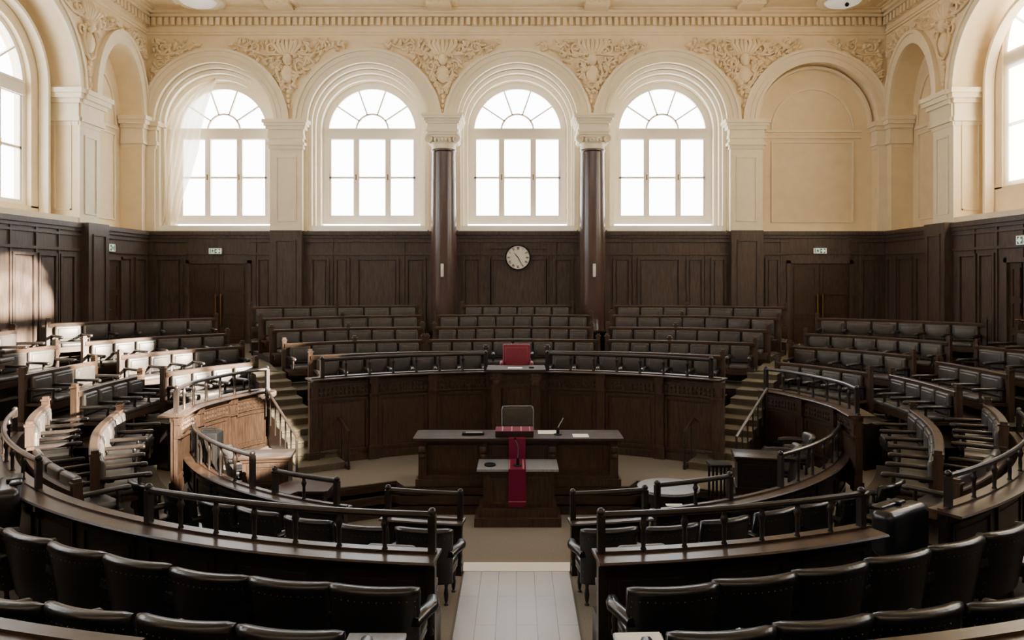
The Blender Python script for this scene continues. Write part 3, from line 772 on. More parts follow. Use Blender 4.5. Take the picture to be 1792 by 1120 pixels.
desk('curved railed desk at the picture edge beyond the leather seat, shaded side', pr2,-.3,1.05,[(L2(1),L2(34.5),9,.385)],-1,group='outer ring of railed desks')
R1=6.9; L1=lambda a: R1*rad(a)
for s,W in ((-1,'sunlit'),(1,'shaded')):
    desk('short railed desk beside the carpet opening facing the lectern, %s side'%W, arc(C1,R1,s*rad(6.3),s*rad(15.6),8),-.3,.45,[(.03,L1(9.1),1,.36)],-1,lw=(-.16,.12),group='inner ring of railed desks')
    b0=21.0 if s<0 else 16.6
    r1=(L1(1.4),L1(11.6)) if s<0 else (L1(.4),L1(11))
    desk('inner railed desk curving from the round table to the high carved desk, %s side'%W, arc(C1,R1,s*rad(b0),s*rad(64),30),-.3,.50,[(r1[0],r1[1],2,.36),(L1(37.3-b0),L1(63.5-b0),6,.52)],-1,lw=(-.16,.12),group='inner ring of railed desks')
    # high carved section beside the stairs
    q=[at(px,py,1.35) for px,py in ((470,681),(430,687),(372,700),(332,712),(303,727))]
    if s>0: q=[(-x,y) for x,y in q]
    hp=Path(q,(0,13),n=24)
    desk('high carved oak desk with railing beside the stairs, %s side'%('lit golden, sunlit' if s<0 else 'shaded'), hp,.0,1.35,[(.05,hp.len-.1,7,.45)],1,lw=(-.26,.20),high=True,group='high carved side desks',mat='wood')
# presidium wall
Cp=(0,9.14); Rp=6.66
for s,W in ((-1,'sunlit'),(1,'shaded')):
    pp=Path([(Cp[0]+s*Rp*math.sin(rad(a)),Cp[1]+Rp*math.cos(rad(a))) for a in [4.8+i*1.6 for i in range(21)]],(0,9),smooth=False)
    desk('tall curved carved front with iron rail behind the presiding desk, %s half'%W, pp,.15,1.84,[(.1,pp.len-.2,7,.36)],1,lw=(-.28,.16),high=True,panel_w=1.4,group='tall presidium fronts',mat='wood')

m=MB(); m.prism([(6.7*math.sin(rad(a)),9.14+6.7*math.cos(rad(a))) for a in range(-32,33,4)]+[(4.1,16.6),(0,17.6),(-4.1,16.6)],-.3,1.028); tier_struct(m)
# presiding pulpit in the middle of the tall front
d=empty('pulpit',(0,15.4,.15),0,'tall oak pulpit projecting from the curved front, topped by papers before the red chair','pulpit')
m=MB(); m.bx(-.52,.50,15.35,15.85,.15,1.86); m.bx(-.58,.56,15.3,15.85,.15,.42); m.bx(-.55,.53,15.32,15.85,1.70,1.86); m.build('body',M['wood'],d)
m=MB(); m.bx(-.62,.60,15.22,16.0,1.87,1.93); m.bx(-.58,.56,15.26,15.95,1.84,1.87); m.build('pulpit_top',M['dull_oak'],d)
for x in (-.41,.39):
    m=MB(); m.bx(x-.09,x+.09,15.26,15.36,.15,1.84); m.bx(x-.12,x+.12,15.22,15.36,.15,.55); m.bx(x-.11,x+.11,15.23,15.36,1.55,1.60); m.bx(x-.11,x+.11,15.23,15.36,1.70,1.76); m.rbox((x,15.25,1.65),(.14,.06,.12),.02,2); m.build('pilaster',M['wood'],d)
m=MB(TB); rect_frame(m,-.29,.27,.7,1.6,15.35-D,.05,.03); m.build('panel',M['wood'],d)

# ------------------------------------------------------------------ leather armchairs
def leather_back(w,h0,h1,curve=.085,mat='leather_front'):
    def f():
        bm=bmesh.new(); nx,nz=12,8; t=.10
        m=MB(); vs=[];fs=[]
        hh=h1-h0
        def prof():
            # side profile loop (y,z): flat back, rolled top, padded front
            return [(-.03,h0),(-.045,h0+hh*.45),(-.055,h1-.085),(-.062,h1-.07),(-.070,h1-.045),(-.055,h1-.012),(-.02,h1),(.035,h1-.004),(.06,h1-.03),(.062,h1-.08),(.058,h0+hh*.5),(.05,h0)]
        pr=prof(); n=len(pr)
        for i in range(nx+1):
            x=-w/2+w*i/nx; q=2*x/w; edge=1-.012*(abs(q)**8)*8
            for (y,z) in pr:
                lean=-(z-h0)*.13; taper=.94+.06*(z-h0)/hh
                zz=z-.010*(abs(q)**10)*(1 if z>h0+.3*hh else 0)+.008*(1-q*q)*(1 if z>h1-.1 else 0)
                yy=y*(1 if abs(q)<.97 else .55)
                vs.append((x*taper,yy+lean+curve*(q*q)-.0,zz))
        for i in range(nx):
            for k in range(n): r=(k+1)%n; fs.append((i*n+k,i*n+r,(i+1)*n+r,(i+1)*n+k))
        fs+=[tuple(range(n-1,-1,-1)),tuple(nx*n+k for k in range(n))]
        m.add(vs,fs); n0=len(m.f)
        for i in range(13):
            q=-.94+1.88*i/12; z=h1-.105; taper=.94+.06*(z-h0)/hh
            m.ball((q*w/2*taper,-.060-(z-h0)*.13+curve*q*q,z),.005,6)
        for s in (-1,1):
            for k in range(6):
                z=h0+hh*(.12+.13*k); m.ball((s*.95*w/2*(.94+.06*(z-h0)/hh),-.05-(z-h0)*.13+curve*.9,z),.0045,6)
        me=m.mesh('backrest',[M[mat],M['stud']],70)
        for p in me.polygons[n0:]: p.material_index=1
        return me
    return cached(('lb',round(w,2),h0,h1,mat),f)
def nails(w,h0,h1,curve=.085):
    def f():
        m=MB(); hh=h1-h0
        for i in range(13):
            q=-.94+1.88*i/12; z=h1-.105; lean=-(z-h0)*.13; taper=.90+.10*(z-h0)/hh
            m.ball((q*w/2*taper,-.058+lean+curve*q*q,z-.012*q*q),.005,6)
        for s in (-1,1):
            for k in range(6):
                z=h0+hh*(.12+.13*k); m.ball((s*.95*w/2*(.90+.10*(z-h0)/hh),-.05-(z-h0)*.13+curve*.9,z),.0045,6)
        return m.mesh('nail_edging',M['stud'],80)
    return cached(('nl',round(w,2),h0,h1),f)
def chair_seat(w):
    def f():
        m=MB(); m.rbox((0,.30,.44),(w*.86,.52,.12),.05,4); m.rbox((0,.30,.37),(w*.84,.50,.07),.02,2); return m.mesh('seat',M['leather_front'],60)
    return cached(('cs',round(w,2)),f)
def chair_arm(w,s):
    def f():
        m=MB(); 
        pts=[(s*w*.44,-.03,.70),(s*w*.50,.16,.71),(s*w*.54,.34,.70),(s*w*.50,.50,.685)]
        vs=[];fs=[]
        for i in range(13):
            t=i/12*3; j=min(int(t),2); u=t-j; a,b=pts[j],pts[j+1]
            x=a[0]+(b[0]-a[0])*u; y=a[1]+(b[1]-a[1])*u; z=a[2]+(b[2]-a[2])*u
            hw=.055 if i<12 else .045
            for dx,dz in ((-hw,-.04),(hw,-.04),(hw+.006,-.01),(hw-.012,.03),(0,.038),(-hw+.012,.03),(-hw-.006,-.01)): vs.append((x+dx,y,z+dz))
        n=7
        for i in range(12):
            for k in range(n): r=(k+1)%n; fs.append((i*n+k,i*n+r,(i+1)*n+r,(i+1)*n+k))
        fs+=[tuple(range(n-1,-1,-1)),tuple(12*n+k for k in range(n))]
        m.add(vs,fs); return m.mesh('armrest',M['leather_front'],60)
    return cached(('ca',round(w,2),s),f)
def arm_support():
    def f():
        m=MB(); m.lathe([(.026,0),(.034,.03),(.022,.06),(.032,.14),(.022,.22),(.030,.28)],(0,0,.39),10); return m.mesh('arm_support',M['black_wood'],50)
    return cached('as',f)
def chair_leg():
    def f():
        m=MB(); m.lathe([(.030,0),(.030,.035),(.016,.05),(.024,.08),(.034,.16),(.022,.24),(.032,.30),(.032,.37)],(0,0,0),10); return m.mesh('leg',M['black_wood'],50)
    return cached('cl',f)
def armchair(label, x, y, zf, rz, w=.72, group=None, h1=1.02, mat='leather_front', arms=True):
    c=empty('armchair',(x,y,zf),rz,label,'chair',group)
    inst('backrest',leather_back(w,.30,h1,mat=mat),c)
    inst('seat',chair_seat(w),c)
    for s in (-1,1):
        inst('armrest',chair_arm(w,s),c)
        inst('arm_support',arm_support(),c,(s*w*.50,.40,0))
        inst('leg',chair_leg(),c,(s*w*.36,.48,0)); inst('leg',chair_leg(),c,(s*w*.36,.08,0))
    return c
def face(x,y,c=(0,17.2)): return math.atan2(c[1]-y,c[0]-x)-PI/2
NTH=['aisle-end','second','third','fourth','fifth','sixth','seventh','eighth']
row1=[(742,922,.70),(632,917,.70),(540,905,.70),(452,890,.70),(380,876,.72),(315,862,.76),(250,842,.84)]
row2L=[(654,1022,1.17),(510,1012,1.17),(367,998,1.17),(241,976,1.17),(137,955,1.17),(51,932,1.17),(-25,912,1.17)]
row2R=[(1177,1022,1.17),(1320,1006,1.17),(1452,988,1.17),(1570,966,1.17),(1672,944,1.17),(1757,922,1.17),(1835,902,1.17)]
row3L=[(508,1096,1.35),(326,1079,1.35),(156,1060,1.35),(10,1042,1.35)]
row3R=[(1262,1098,1.35),(1440,1079,1.35),(1606,1060,1.35),(1760,1042,1.35)]
for s,W in ((-1,'sunlit'),(1,'shaded')):
    for i,(px,py,z) in enumerate(row1):
        x,y=at(px,py,z); x = x if s<0 else -x
        armchair('black armchair between the two railed desks, %s in its row, %s side'%(NTH[i],W),x,y,z-1.02,face(x,y),.74,'armchairs between the railed desks')
    for i,(px,py,z) in enumerate(row2L if s<0 else row2R):
        x,y=at(px,py,z); r=face(x,y)
        armchair('studded black armchair in the row behind the outer desk, %s in row, %s side'%(NTH[i],W),x,y,.17,r,.82,'armchairs behind the outer desk',h1=1.0)
    for i,(px,py,z) in enumerate(row3L if s<0 else row3R):
        x,y=at(px,py,z)
        armchair('armchair showing only its rolled top at the bottom edge, %s from aisle, %s side'%(('first','second','third','fourth')[i],W),x,y,.35,face(x,y),.80,'armchairs at the bottom edge',h1=1.0)
# bottom-edge desk
for s,W in ((-1,'sunlit'),(1,'shaded')):
    lo,hi=(11.6,24) if s<0 else (6.8,24)
    desk('pale brown desk ledge crossing the bottom corner, %s side'%W, arc(C2,12.72,s*rad(lo),s*rad(hi),12),-.3,1.42,(),-1,lw=(-.16,.16),group='bottom corner desks')
# ------------------------------------------------------------------ columns
def column(cu,label):
    y=25.2
    c=empty('column',(cu,y,1.5),0,label,'column',None,'thing')
    m=MB()
    prof=[(.47,2.0)]
    for i in range(13):
        t=i/12; prof.append((.435-.035*t+.012*math.sin(PI*t),2.05+(8.02-2.05)*t))
    prof+=[(.43,8.06),(.43,8.10),(.40,8.12)]
    m.lathe(prof,(cu,y,0),32); m.build('shaft',M['granite'],c)
    m=MB(); m.bx(cu-.62,cu+.62,y-.62,y+.62,1.4,1.62); m.lathe([(.60,1.62),(.62,1.70),(.58,1.78),(.52,1.80),(.50,1.88),(.54,1.93),(.52,1.99),(.47,2.01)],(cu,y,0),32); m.build('base',M['black'],c)
    m=MB(); m.lathe([(.41,8.12),(.41,8.28),(.46,8.34),(.44,8.38),(.50,8.50)],(cu,y,0),32)
    m.bx(cu-.56,cu+.56,y-.45,y+.45,8.50,8.56)
    for sx in (-1,1):
        for sy in (-1,1):
            pts=[];rr=[]
            for i in range(26):
                t=i/25; a=PI/2+sx*-t*4.4*PI/2*1.0; q=.15*(1-.75*t); pts.append((cu+sx*.44+q*math.cos(a),y+sy*.47,8.42+q*math.sin(a))); rr.append(.035*(1-.5*t))
            m.tube(pts,rr,6)
        m.tube([(cu+sx*.44,y-.44,8.42),(cu+sx*.44,y+.44,8.42)],.11,12)
    for k in range(-2,3): m.ball((cu+k*.12,y-.44,8.40),1,8,(.05,.06,.07))
    m.build('capital',M['plaster_light'],c)
    m=MB()
    for (o,z0,z1) in ((.50,8.56,8.64),(.54,8.64,8.72),(.50,8.72,8.92),(.56,8.92,9.0),(.60,9.0,9.08),(.66,9.08,9.16),(.68,9.16,9.24)): m.bx(cu-o,cu+o,y-o,D-.02,z0,z1)
    m.build('entablature',M['plaster_light'],c)
    return c
column(-2.47,'polished brown granite column beside the clock, towards the curtained window')
column(2.57,'polished brown granite column beside the clock, towards the blind arch')
for px,sx,who in ((774,-1,'curtained window'),(1040,1,'blind arch')):
    x,z=xz(px,473,24.75); xc = -2.47 if sx<0 else 2.57
    y=25.2-math.sqrt(max(0,.445**2-(x-xc)**2))-.005
    e=empty('intercom',(x,y,z),0,'white wall unit fixed to the granite column towards the %s'%who,'wall unit','white units on the columns')
    m=MB(); m.rbox((x,y-.035,z),(.10,.07,.44),.02,3); m.build('housing',M['box_white'],e)
    m=MB(); m.bx(x-.03,x+.03,y-.075,y-.07,z-.14,z-.11); m.bx(x-.03,x+.03,y-.074,y-.068,z+.02,z+.14); m.build('grille',M['dial'],e)

# ------------------------------------------------------------------ clock at twenty-five past ten
cx,cz=xz(906.5,450.5,25.8); cy=25.86
k=empty('wall_clock',(cx,cy,cz),0,'round white wall clock with roman numerals on the panelling between the columns','clock')
def Tc(u,v,z): return (cx+u,cy+v,cz+z)
def disc(mb,r0,r1,v0,v1,n=40):
    pr=[(r0,v0),(r1,v0),(r1,v1),(r0,v1)]; vs=[];fs=[]
    for i in range(n):
        a=2*PI*i/n
        for r,v in pr: vs.append((r*math.sin(a),v,r*math.cos(a)))
    for i in range(n):
        j=(i+1)%n
        for q in range(4): fs.append((4*i+q,4*i+(q+1)%4,4*j+(q+1)%4,4*j+q))
    mb.add(vs,fs)
m=MB(Tc); disc(m,.40,.45,-.09,.06); 
def bld(m,nm,mat,par):
    m.v=[m.T(*p) for p in m.v]; m.T=None; return m.build(nm,mat,par)
bld(m,'rim',M['black'],k)
m=MB(Tc); disc(m,0.001,.405,-.06,.05); dial=bld(m,'dial',M['dial'],k)
def bar2(m,x0,z0,x1,z1,w,v0=-.075,v1=-.061):
    dx,dz=x1-x0,z1-z0; L=math.hypot(dx,dz); nx,nz=-dz/L*w/2,dx/L*w/2
    p=[(x0+nx,z0+nz),(x1+nx,z1+nz),(x1-nx,z1-nz),(x0-nx,z0-nz)]
    m.add([(x,v0,z) for x,z in p]+[(x,v1,z) for x,z in p],[(0,1,2,3),(7,6,5,4),(0,1,5,4),(1,2,6,5),(2,3,7,6),(3,0,4,7)])
ROM=['XII','I','II','III','IV','V','VI','VII','VIII','IX','X','XI']
for h,txt in enumerate(ROM):
    m=MB(Tc); a=2*PI*h/12; wd={'I':.020,'V':.048,'X':.048}; tot=sum(wd[c] for c in txt); x=-tot/2
    def G(px,pz): return (px*math.cos(a)+(.325+pz)*math.sin(a),-px*math.sin(a)+(.325+pz)*math.cos(a))
    for ch in txt:
        w=wd[ch]; c0=x+w/2; H=.045
        segs={'I':[((c0,-H),(c0,H),.010)],'V':[((c0-.018,H),(c0,-H),.011),((c0+.018,H),(c0,-H),.007)],'X':[((c0-.018,H),(c0+.018,-H),.011),((c0+.018,H),(c0-.018,-H),.007)]}[ch]
        for p,q,t in segs: bar2(m,*G(*p),*G(*q),t)
        x+=w
    bld(m,'numeral',M['ink'],dial)
for nm,ang,l0,l1,w in (('hour_hand',318,-.05,.22,.026),('minute_hand',153,-.06,.34,.018)):
    m=MB(Tc); a=math.radians(ang); bar2(m,math.sin(a)*l0,math.cos(a)*l0,math.sin(a)*l1*.6,math.cos(a)*l1*.6,w,-.088,-.078); bar2(m,math.sin(a)*l1*.6,math.cos(a)*l1*.6,math.sin(a)*l1,math.cos(a)*l1,w*.5,-.088,-.078); bld(m,nm,M['ink'],k)

# ------------------------------------------------------------------ exit signs
def exit_sign(T,u,z,w,h,label,v=-.12,flip=False):
    p=T(u,v,z); e=empty('exit_sign',p,0,label,'sign','green and white exit signs')
    m=MB(T); m.bx(u-w/2,u+w/2,v-.06,v,z-h/2,z+h/2); m.v=[T(*q) for q in m.v]; m.T=None; m.build('housing',M['box_white'],e)
    m=MB(T); m.bx(u-w*.44,u+w*.44,v-.065,v-.06,z-h*.42,z+h*.42); m.v=[T(*q) for q in m.v]; m.T=None; fc=m.build('sign_face',M['sign'],e)
    m=MB(T); s=-1 if flip else 1
    def Q(x0,x1,z0,z1): m.bx(u+s*x0*w,u+s*x1*w,v-.070,v-.065,z+z0*h,z+z1*h)
    # doorway
    Q(-.40,-.34,-.38,.38)
    # running figure
    Q(-.22,-.17,.18,.34); Q(-.24,-.14,-.06,.16); Q(-.30,-.24,.02,.09); Q(-.14,-.09,.06,.13); Q(-.26,-.21,-.30,-.06); Q(-.17,-.12,-.22,-.06); Q(-.12,-.08,-.26,-.20)
    # divider and ground of the arrow panel
    Q(-.04,.0,-.38,.38)
    # green corners leaving a white arrow
    for q in (((.02,.02),(.02,.38),(.13,.38),(.13,.16)),((.02,-.02),(.02,-.38),(.13,-.38),(.13,-.16))):
        pts=[(u+s*a*w,v-.070,z+b*h) for a,b in q]; m.add(pts,[(0,1,2,3)])
    for q in (((.20,.38),(.38,.38),(.38,.05)),((.20,-.38),(.38,-.38),(.38,-.05))):
        pts=[(u+s*a*w,v-.070,z+b*h) for a,b in q]; m.add(pts,[(0,1,2)])
    m.v=[T(*q) for q in m.v]; m.T=None; m.build('pictogram',M['green'],fc)
x,z=xz(377,439.5,25.85); exit_sign(TB,x,z,.45,.20,'green and white exit sign over the double door in the curtained corner')
x,z=xz(1435,439,25.85); exit_sign(TB,x,z,.45,.20,'green and white exit sign over the double door below the blind arch')
exit_sign(TL,23.4,3.85+49.5*23.4/F,.5,.24,'small white exit sign on the side wall over the narrow door',flip=True)
exit_sign(TR,18.75,3.85+63*18.75/F,.5,.24,'white exit sign on the shaded side wall at the picture edge')

# ------------------------------------------------------------------ curtain
edges=[]
Lft=[(377,137),(350,146),(325,165),(303,190),(291,220),(287,270),(286,330),(286,380),(276,403)]
Rgt=[(380,139),(371,160),(362,190),(355,222),(350,262),(338,305),(322,345),(313,380),(313,403)]
m=MB(); vs=[];fs=[]; nu=44; nv=40
def samp(A,t):
    t=t*(len(A)-1); j=min(int(t),len(A)-2); u=t-j; return (A[j][0]+(A[j+1][0]-A[j][0])*u, A[j][1]+(A[j+1][1]-A[j][1])*u)
for j in range(nv+1):
    t=j/nv; l=samp(Lft,t); r=samp(Rgt,t)
    for i in range(nu+1):
        q=i/nu; px=l[0]+(r[0]-l[0])*q; py=l[1]+(r[1]-l[1])*q; X_,Z_=xz(px,py,26.35)
        amp=.05+.03*t; vs.append((X_,26.32+amp*math.sin(q*34+t*3)+.03*math.sin(q*13-t*4),Z_))
for j in range(nv):
    for i in range(nu): a=j*(nu+1)+i; fs.append((a,a+1,a+nu+2,a+nu+1))
m.add(vs,fs); o=m.build('curtain',M['sheer'],None,80); tag(o,'sheer cream curtain gathered to one side of the first arched window','curtain')

# ------------------------------------------------------------------ ceiling lamps
for px,py,lab in ((349,9,'round beaded ceiling lamp with glass bowl above the curtained window'),(1473,5,'round beaded ceiling lamp with a black ball below, above the blind arch')):
    x,z=xz(px,py,25.0); y=24.9; z=13.0
    e=empty('ceiling_lamp',(x,y,z),0,lab,'lamp','round ceiling lamps')
    m=MB(); m.lathe([(.75,.45),(.80,.30),(.78,.20),(.82,.12),(.80,.02),(.70,.0),(.60,.03),(.58,.08)],(x,y,z),40)
    for i in range(40): m.ball((x+.80*math.cos(2*PI*i/40),y+.80*math.sin(2*PI*i/40),z+.05),.055,6)
    m.build('ring',M['plaster_light'],e)
    m=MB(); m.lathe([(.60,.06),(.52,-.02),(.36,-.08),(.15,-.11),(.01,-.115)],(x,y,z),36); m.build('lamp_bowl',M['lamp_glass'],e)
    if px>900:
        m=MB(); m.tube([(x,y-.3,z),(x,y-.3,z-.12)],.02,6); m.ball((x,y-.3,z-.16),.07,12); m.build('knob',M['black'],e)

# ------------------------------------------------------------------ presiding desk and what lies on it
d=empty('presiding_desk',(0.02,13.4,.15),0,'long dark oak desk with panelled front in the middle of the hall','desk')
m=MB(); m.bx(-1.70,1.76,13.16,13.55,.15,.96); m.build('body',M['wood'],d)
m=MB(); m.bx(-1.82,1.88,13.0,13.74,.965,1.005); m.bx(-1.78,1.84,13.04,13.7,.93,.965); m.build('desk_top',M['dull_oak'],d)
m=MB(); m.bx(-1.78,1.84,13.06,13.6,.15,.27); m.bx(-1.74,1.80,13.10,13.58,.27,.33); m.build('plinth',M['wood'],d)
for a,b in ((-1.52,-.70),(-.48,.52),(.74,1.58)):
    m=MB(TB); rect_frame(m,a,b,.40,.86,13.16-D,.04,.025); m.v=[TB(*q) for q in m.v]; m.T=None; m.build('panel',M['wood'],d)
for x in (-1.66,-.59,.63,1.72):
    m=MB(); m.bx(x-.07,x+.07,13.09,13.17,.3,.93); m.rbox((x,13.06,.80),(.12,.10,.12),.03,3); m.rbox((x,13.08,.68),(.10,.07,.08),.025,3); m.build('bracket',M['wood'],d)
l=empty('lectern',(0.02,12.7,-.3),0,'speaker lectern with slate grey top in front of the long desk','lectern')
m=MB(); m.bx(-.56,.63,12.45,13.0,-.3,.60); m.build('body',M['wood'],l)
m=MB(); m.bx(-.66,.70,12.33,13.02,.60,.64); m.build('lectern_top',M['stone_top'],l); m=MB(); m.bx(-.60,.66,12.39,13.0,.55,.60); m.build('cornice_strip',M['wood'],l)
m=MB(); m.bx(-.70,.74,12.26,13.04,-.3,-.16); m.bx(-.64,.68,12.33,13.04,-.16,-.03); m.build('plinth',M['wood'],l)
m=MB(TB); rect_frame(m,-.44,.50,.03,.48,12.45-D,.045,.02); m.v=[TB(*q) for q in m.v]; m.T=None; m.build('panel',M['wood'],l)
# runner: one cloth over desk edge, desk front, lectern top, lectern front
def strip(mb,prof,x0,x1,t=.006):
    n=len(prof); vs=[]
    for (y,z) in prof: vs+=[(x0,y,z),(x1,y,z)]
    mb.add(vs,[(2*i,2*i+1,2*i+3,2*i+2) for i in range(n-1)])
prof=[(13.30,1.012),(12.985,1.012),(12.978,1.0),(12.978,.66),(12.97,.65),(12.33,.648),(12.318,.64),(12.318,.60),(12.318,.02)]
m=MB(); strip(m,prof,-.135,.155); o=m.build('table_runner',M['red'],None); tag(o,'crimson cloth runner hanging from the long desk over the lectern','runner')
m=MB(); strip(m,[(12.314,.115),(12.314,.10)],-.135,.155); m.build('stripe',M['red_light'],o)
m=MB(); strip(m,[(12.96,.651),(12.332,.6505)],.10,.125); strip(m,[(12.96,.651),(12.332,.6505)],-.125,-.11); m.build('stripe',M['red_light'],o)
b=empty('book_stand',(-.04,13.25,1.01),0,'flat dark box with a red striped cloth top on the long desk','box')
m=MB(); m.bx(-.375,.30,13.10,13.5,1.015,1.10); m.build('box_body',M['black_wood'],b)
m=MB(); m.bx(-.375,.30,13.095,13.5,1.10,1.115); m.build('cloth_top',M['red'],b)
m=MB()
for x in (-.25,-.085,.08,.235): m.bx(x-.010,x+.010,13.094,13.5,1.1155,1.118)
m.build('stripe',M['red_light'],b)
def flat(name,x0,x1,y0,y1,z,label,cat,mat='paper',t=.006,rz=0):
    m=MB(); m.box(((x0+x1)/2,(y0+y1)/2,z+t/2),(x1-x0,y1-y0,t),rz); o=m.build(name,M[mat],None); tag(o,label,cat); return o
flat('paper_sheet',.39,.73,13.36,13.66,1.006,'white sheet beside the red-topped box, nearest the desk chair','paper')
flat('paper_sheet',1.0,1.28,13.10,13.36,1.006,'small white sheet near the end of the long desk','paper')
f=empty('document_folder',(-.76,13.35,1.01),0,'black folder lying on the long desk','folder'); m=MB(); m.rbox((-.78,13.36,1.03),(.40,.20,.035),.012,2,.05); m.build('cover',M['black'],f); m=MB(); m.box((-.76,13.30,1.05),(.30,.07,.008),.05); m.build('label_strip',M['stone_top'],f)
def mic(x,y,z,pts,label,base='round'):
    e=empty('gooseneck_microphone',(x,y,z),0,label,'microphone')
    m=MB(); m.lathe([(.075,0),(.075,.012),(.03,.02),(.026,.12),(.016,.13)],(x,y,z),16); m.build('base',M['black'],e)
    m=MB(); m.tube([(x+a,y+b,z+c) for a,b,c in pts],.009,8); m.build('gooseneck',M['steel'],e)
    a,b,c=pts[-1]; m=MB(); m.tube([(x+a,y+b,z+c),(x+a+(a-pts[-2][0])*.3,y+b,z+c+.05)],.013,8); m.build('capsule',M['black'],e)
mic(.74,13.33,1.006,[(0,0,.10),(.02,0,.16),(.07,0,.24),(.10,0,.30)],'black gooseneck microphone standing on the long desk')
mic(.02,12.52,.652,[(0,0,.10),(.005,0,.2),(.01,0,.3),(-.01,0,.38),(-.04,-.02,.44)],'tall gooseneck microphone on the lectern over the red runner')
e=MB(); e.lathe([(.075,0),(.095,.0),(.10,.015),(.095,.03),(.080,.03),(.075,.012)],(-.45,12.58,.641),24); o=e.build('ring_tray',M['black'],None); tag(o,'flat black ring lying on the lectern top','ring')
# desk chair and red chair
c=empty('desk_chair',(0.02,14.25,.15),0,'grey leather chair with pale piped edge behind the long desk','chair')
m=MB(); m.rbox((0.02,14.25,.89),(.62,.10,.94),.05,4); m.rbox((0.02,14.19,.62),(.54,.06,.36),.03,3); m.build('backrest',M['leather'],c)
m=MB(); z=[(-.295,.45),(-.30,1.30),(-.26,1.36),(.26,1.365),(.30,1.30),(.295,.45)]; m.tube([(0.02+a,14.205,b) for a,b in z],.012,6); m.build('piping',M['stone_top'],c)
m=MB(); m.rbox((0.02,14.0,.58),(.60,.52,.11),.05,4); m.build('seat',M['leather'],c)
for sx in (-1,1):
    m=MB(); m.rbox((.02+sx*.33,14.05,.80),(.07,.42,.06),.025,3); m.bx(.02+sx*.33-.025,.02+sx*.33+.025,14.0,14.05,.55,.80); m.build('armrest',M['black'],c)
m=MB(); m.cyl((.02,14.05,.24),.04,.32,12); m.bx(-.28,.32,14.02,14.08,.18,.24); m.bx(-.01,.05,13.75,14.35,.18,.24); m.lathe([(.05,.15),(.05,.2)],(.02,14.05,0),10); m.build('base',M['black'],c)
c=empty('presiding_chair',(0.02,16.6,1.03),0,'red upholstered high-backed chair behind the pulpit','chair')
m=MB(); m.rbox((0.0,16.62,1.93),(.62,.12,.80),.04,4); m.rbox((0.0,16.57,1.93),(.52,.08,.68),.035,3); m.build('backrest',M['red_leather'],c)
m=MB(); m.rbox((0.0,16.35,1.48),(.62,.55,.14),.05,4); m.build('seat',M['red_leather'],c)
for sx in (-1,1):
    m=MB(); m.rbox((sx*.33,16.38,1.92),(.08,.46,.08),.03,3); m.build('armrest',M['red_leather'],c)
    m=MB(); m.bx(sx*.33-.03,sx*.33+.03,16.15,16.21,1.03,1.9); m.bx(sx*.30-.03,sx*.30+.03,16.58,16.66,1.03,1.6); m.build('leg',M['wood'],c)
flat('paper_sheet',-.18,.12,15.4,15.62,1.931,'white sheet on the pulpit top before the red chair','paper')
flat('notepad',.26,.36,15.45,15.55,1.931,'small black pad on the pulpit top','notepad','black',.03)
for i in range(3):
    X0=[-1.30,-1.62,-1.98][i]

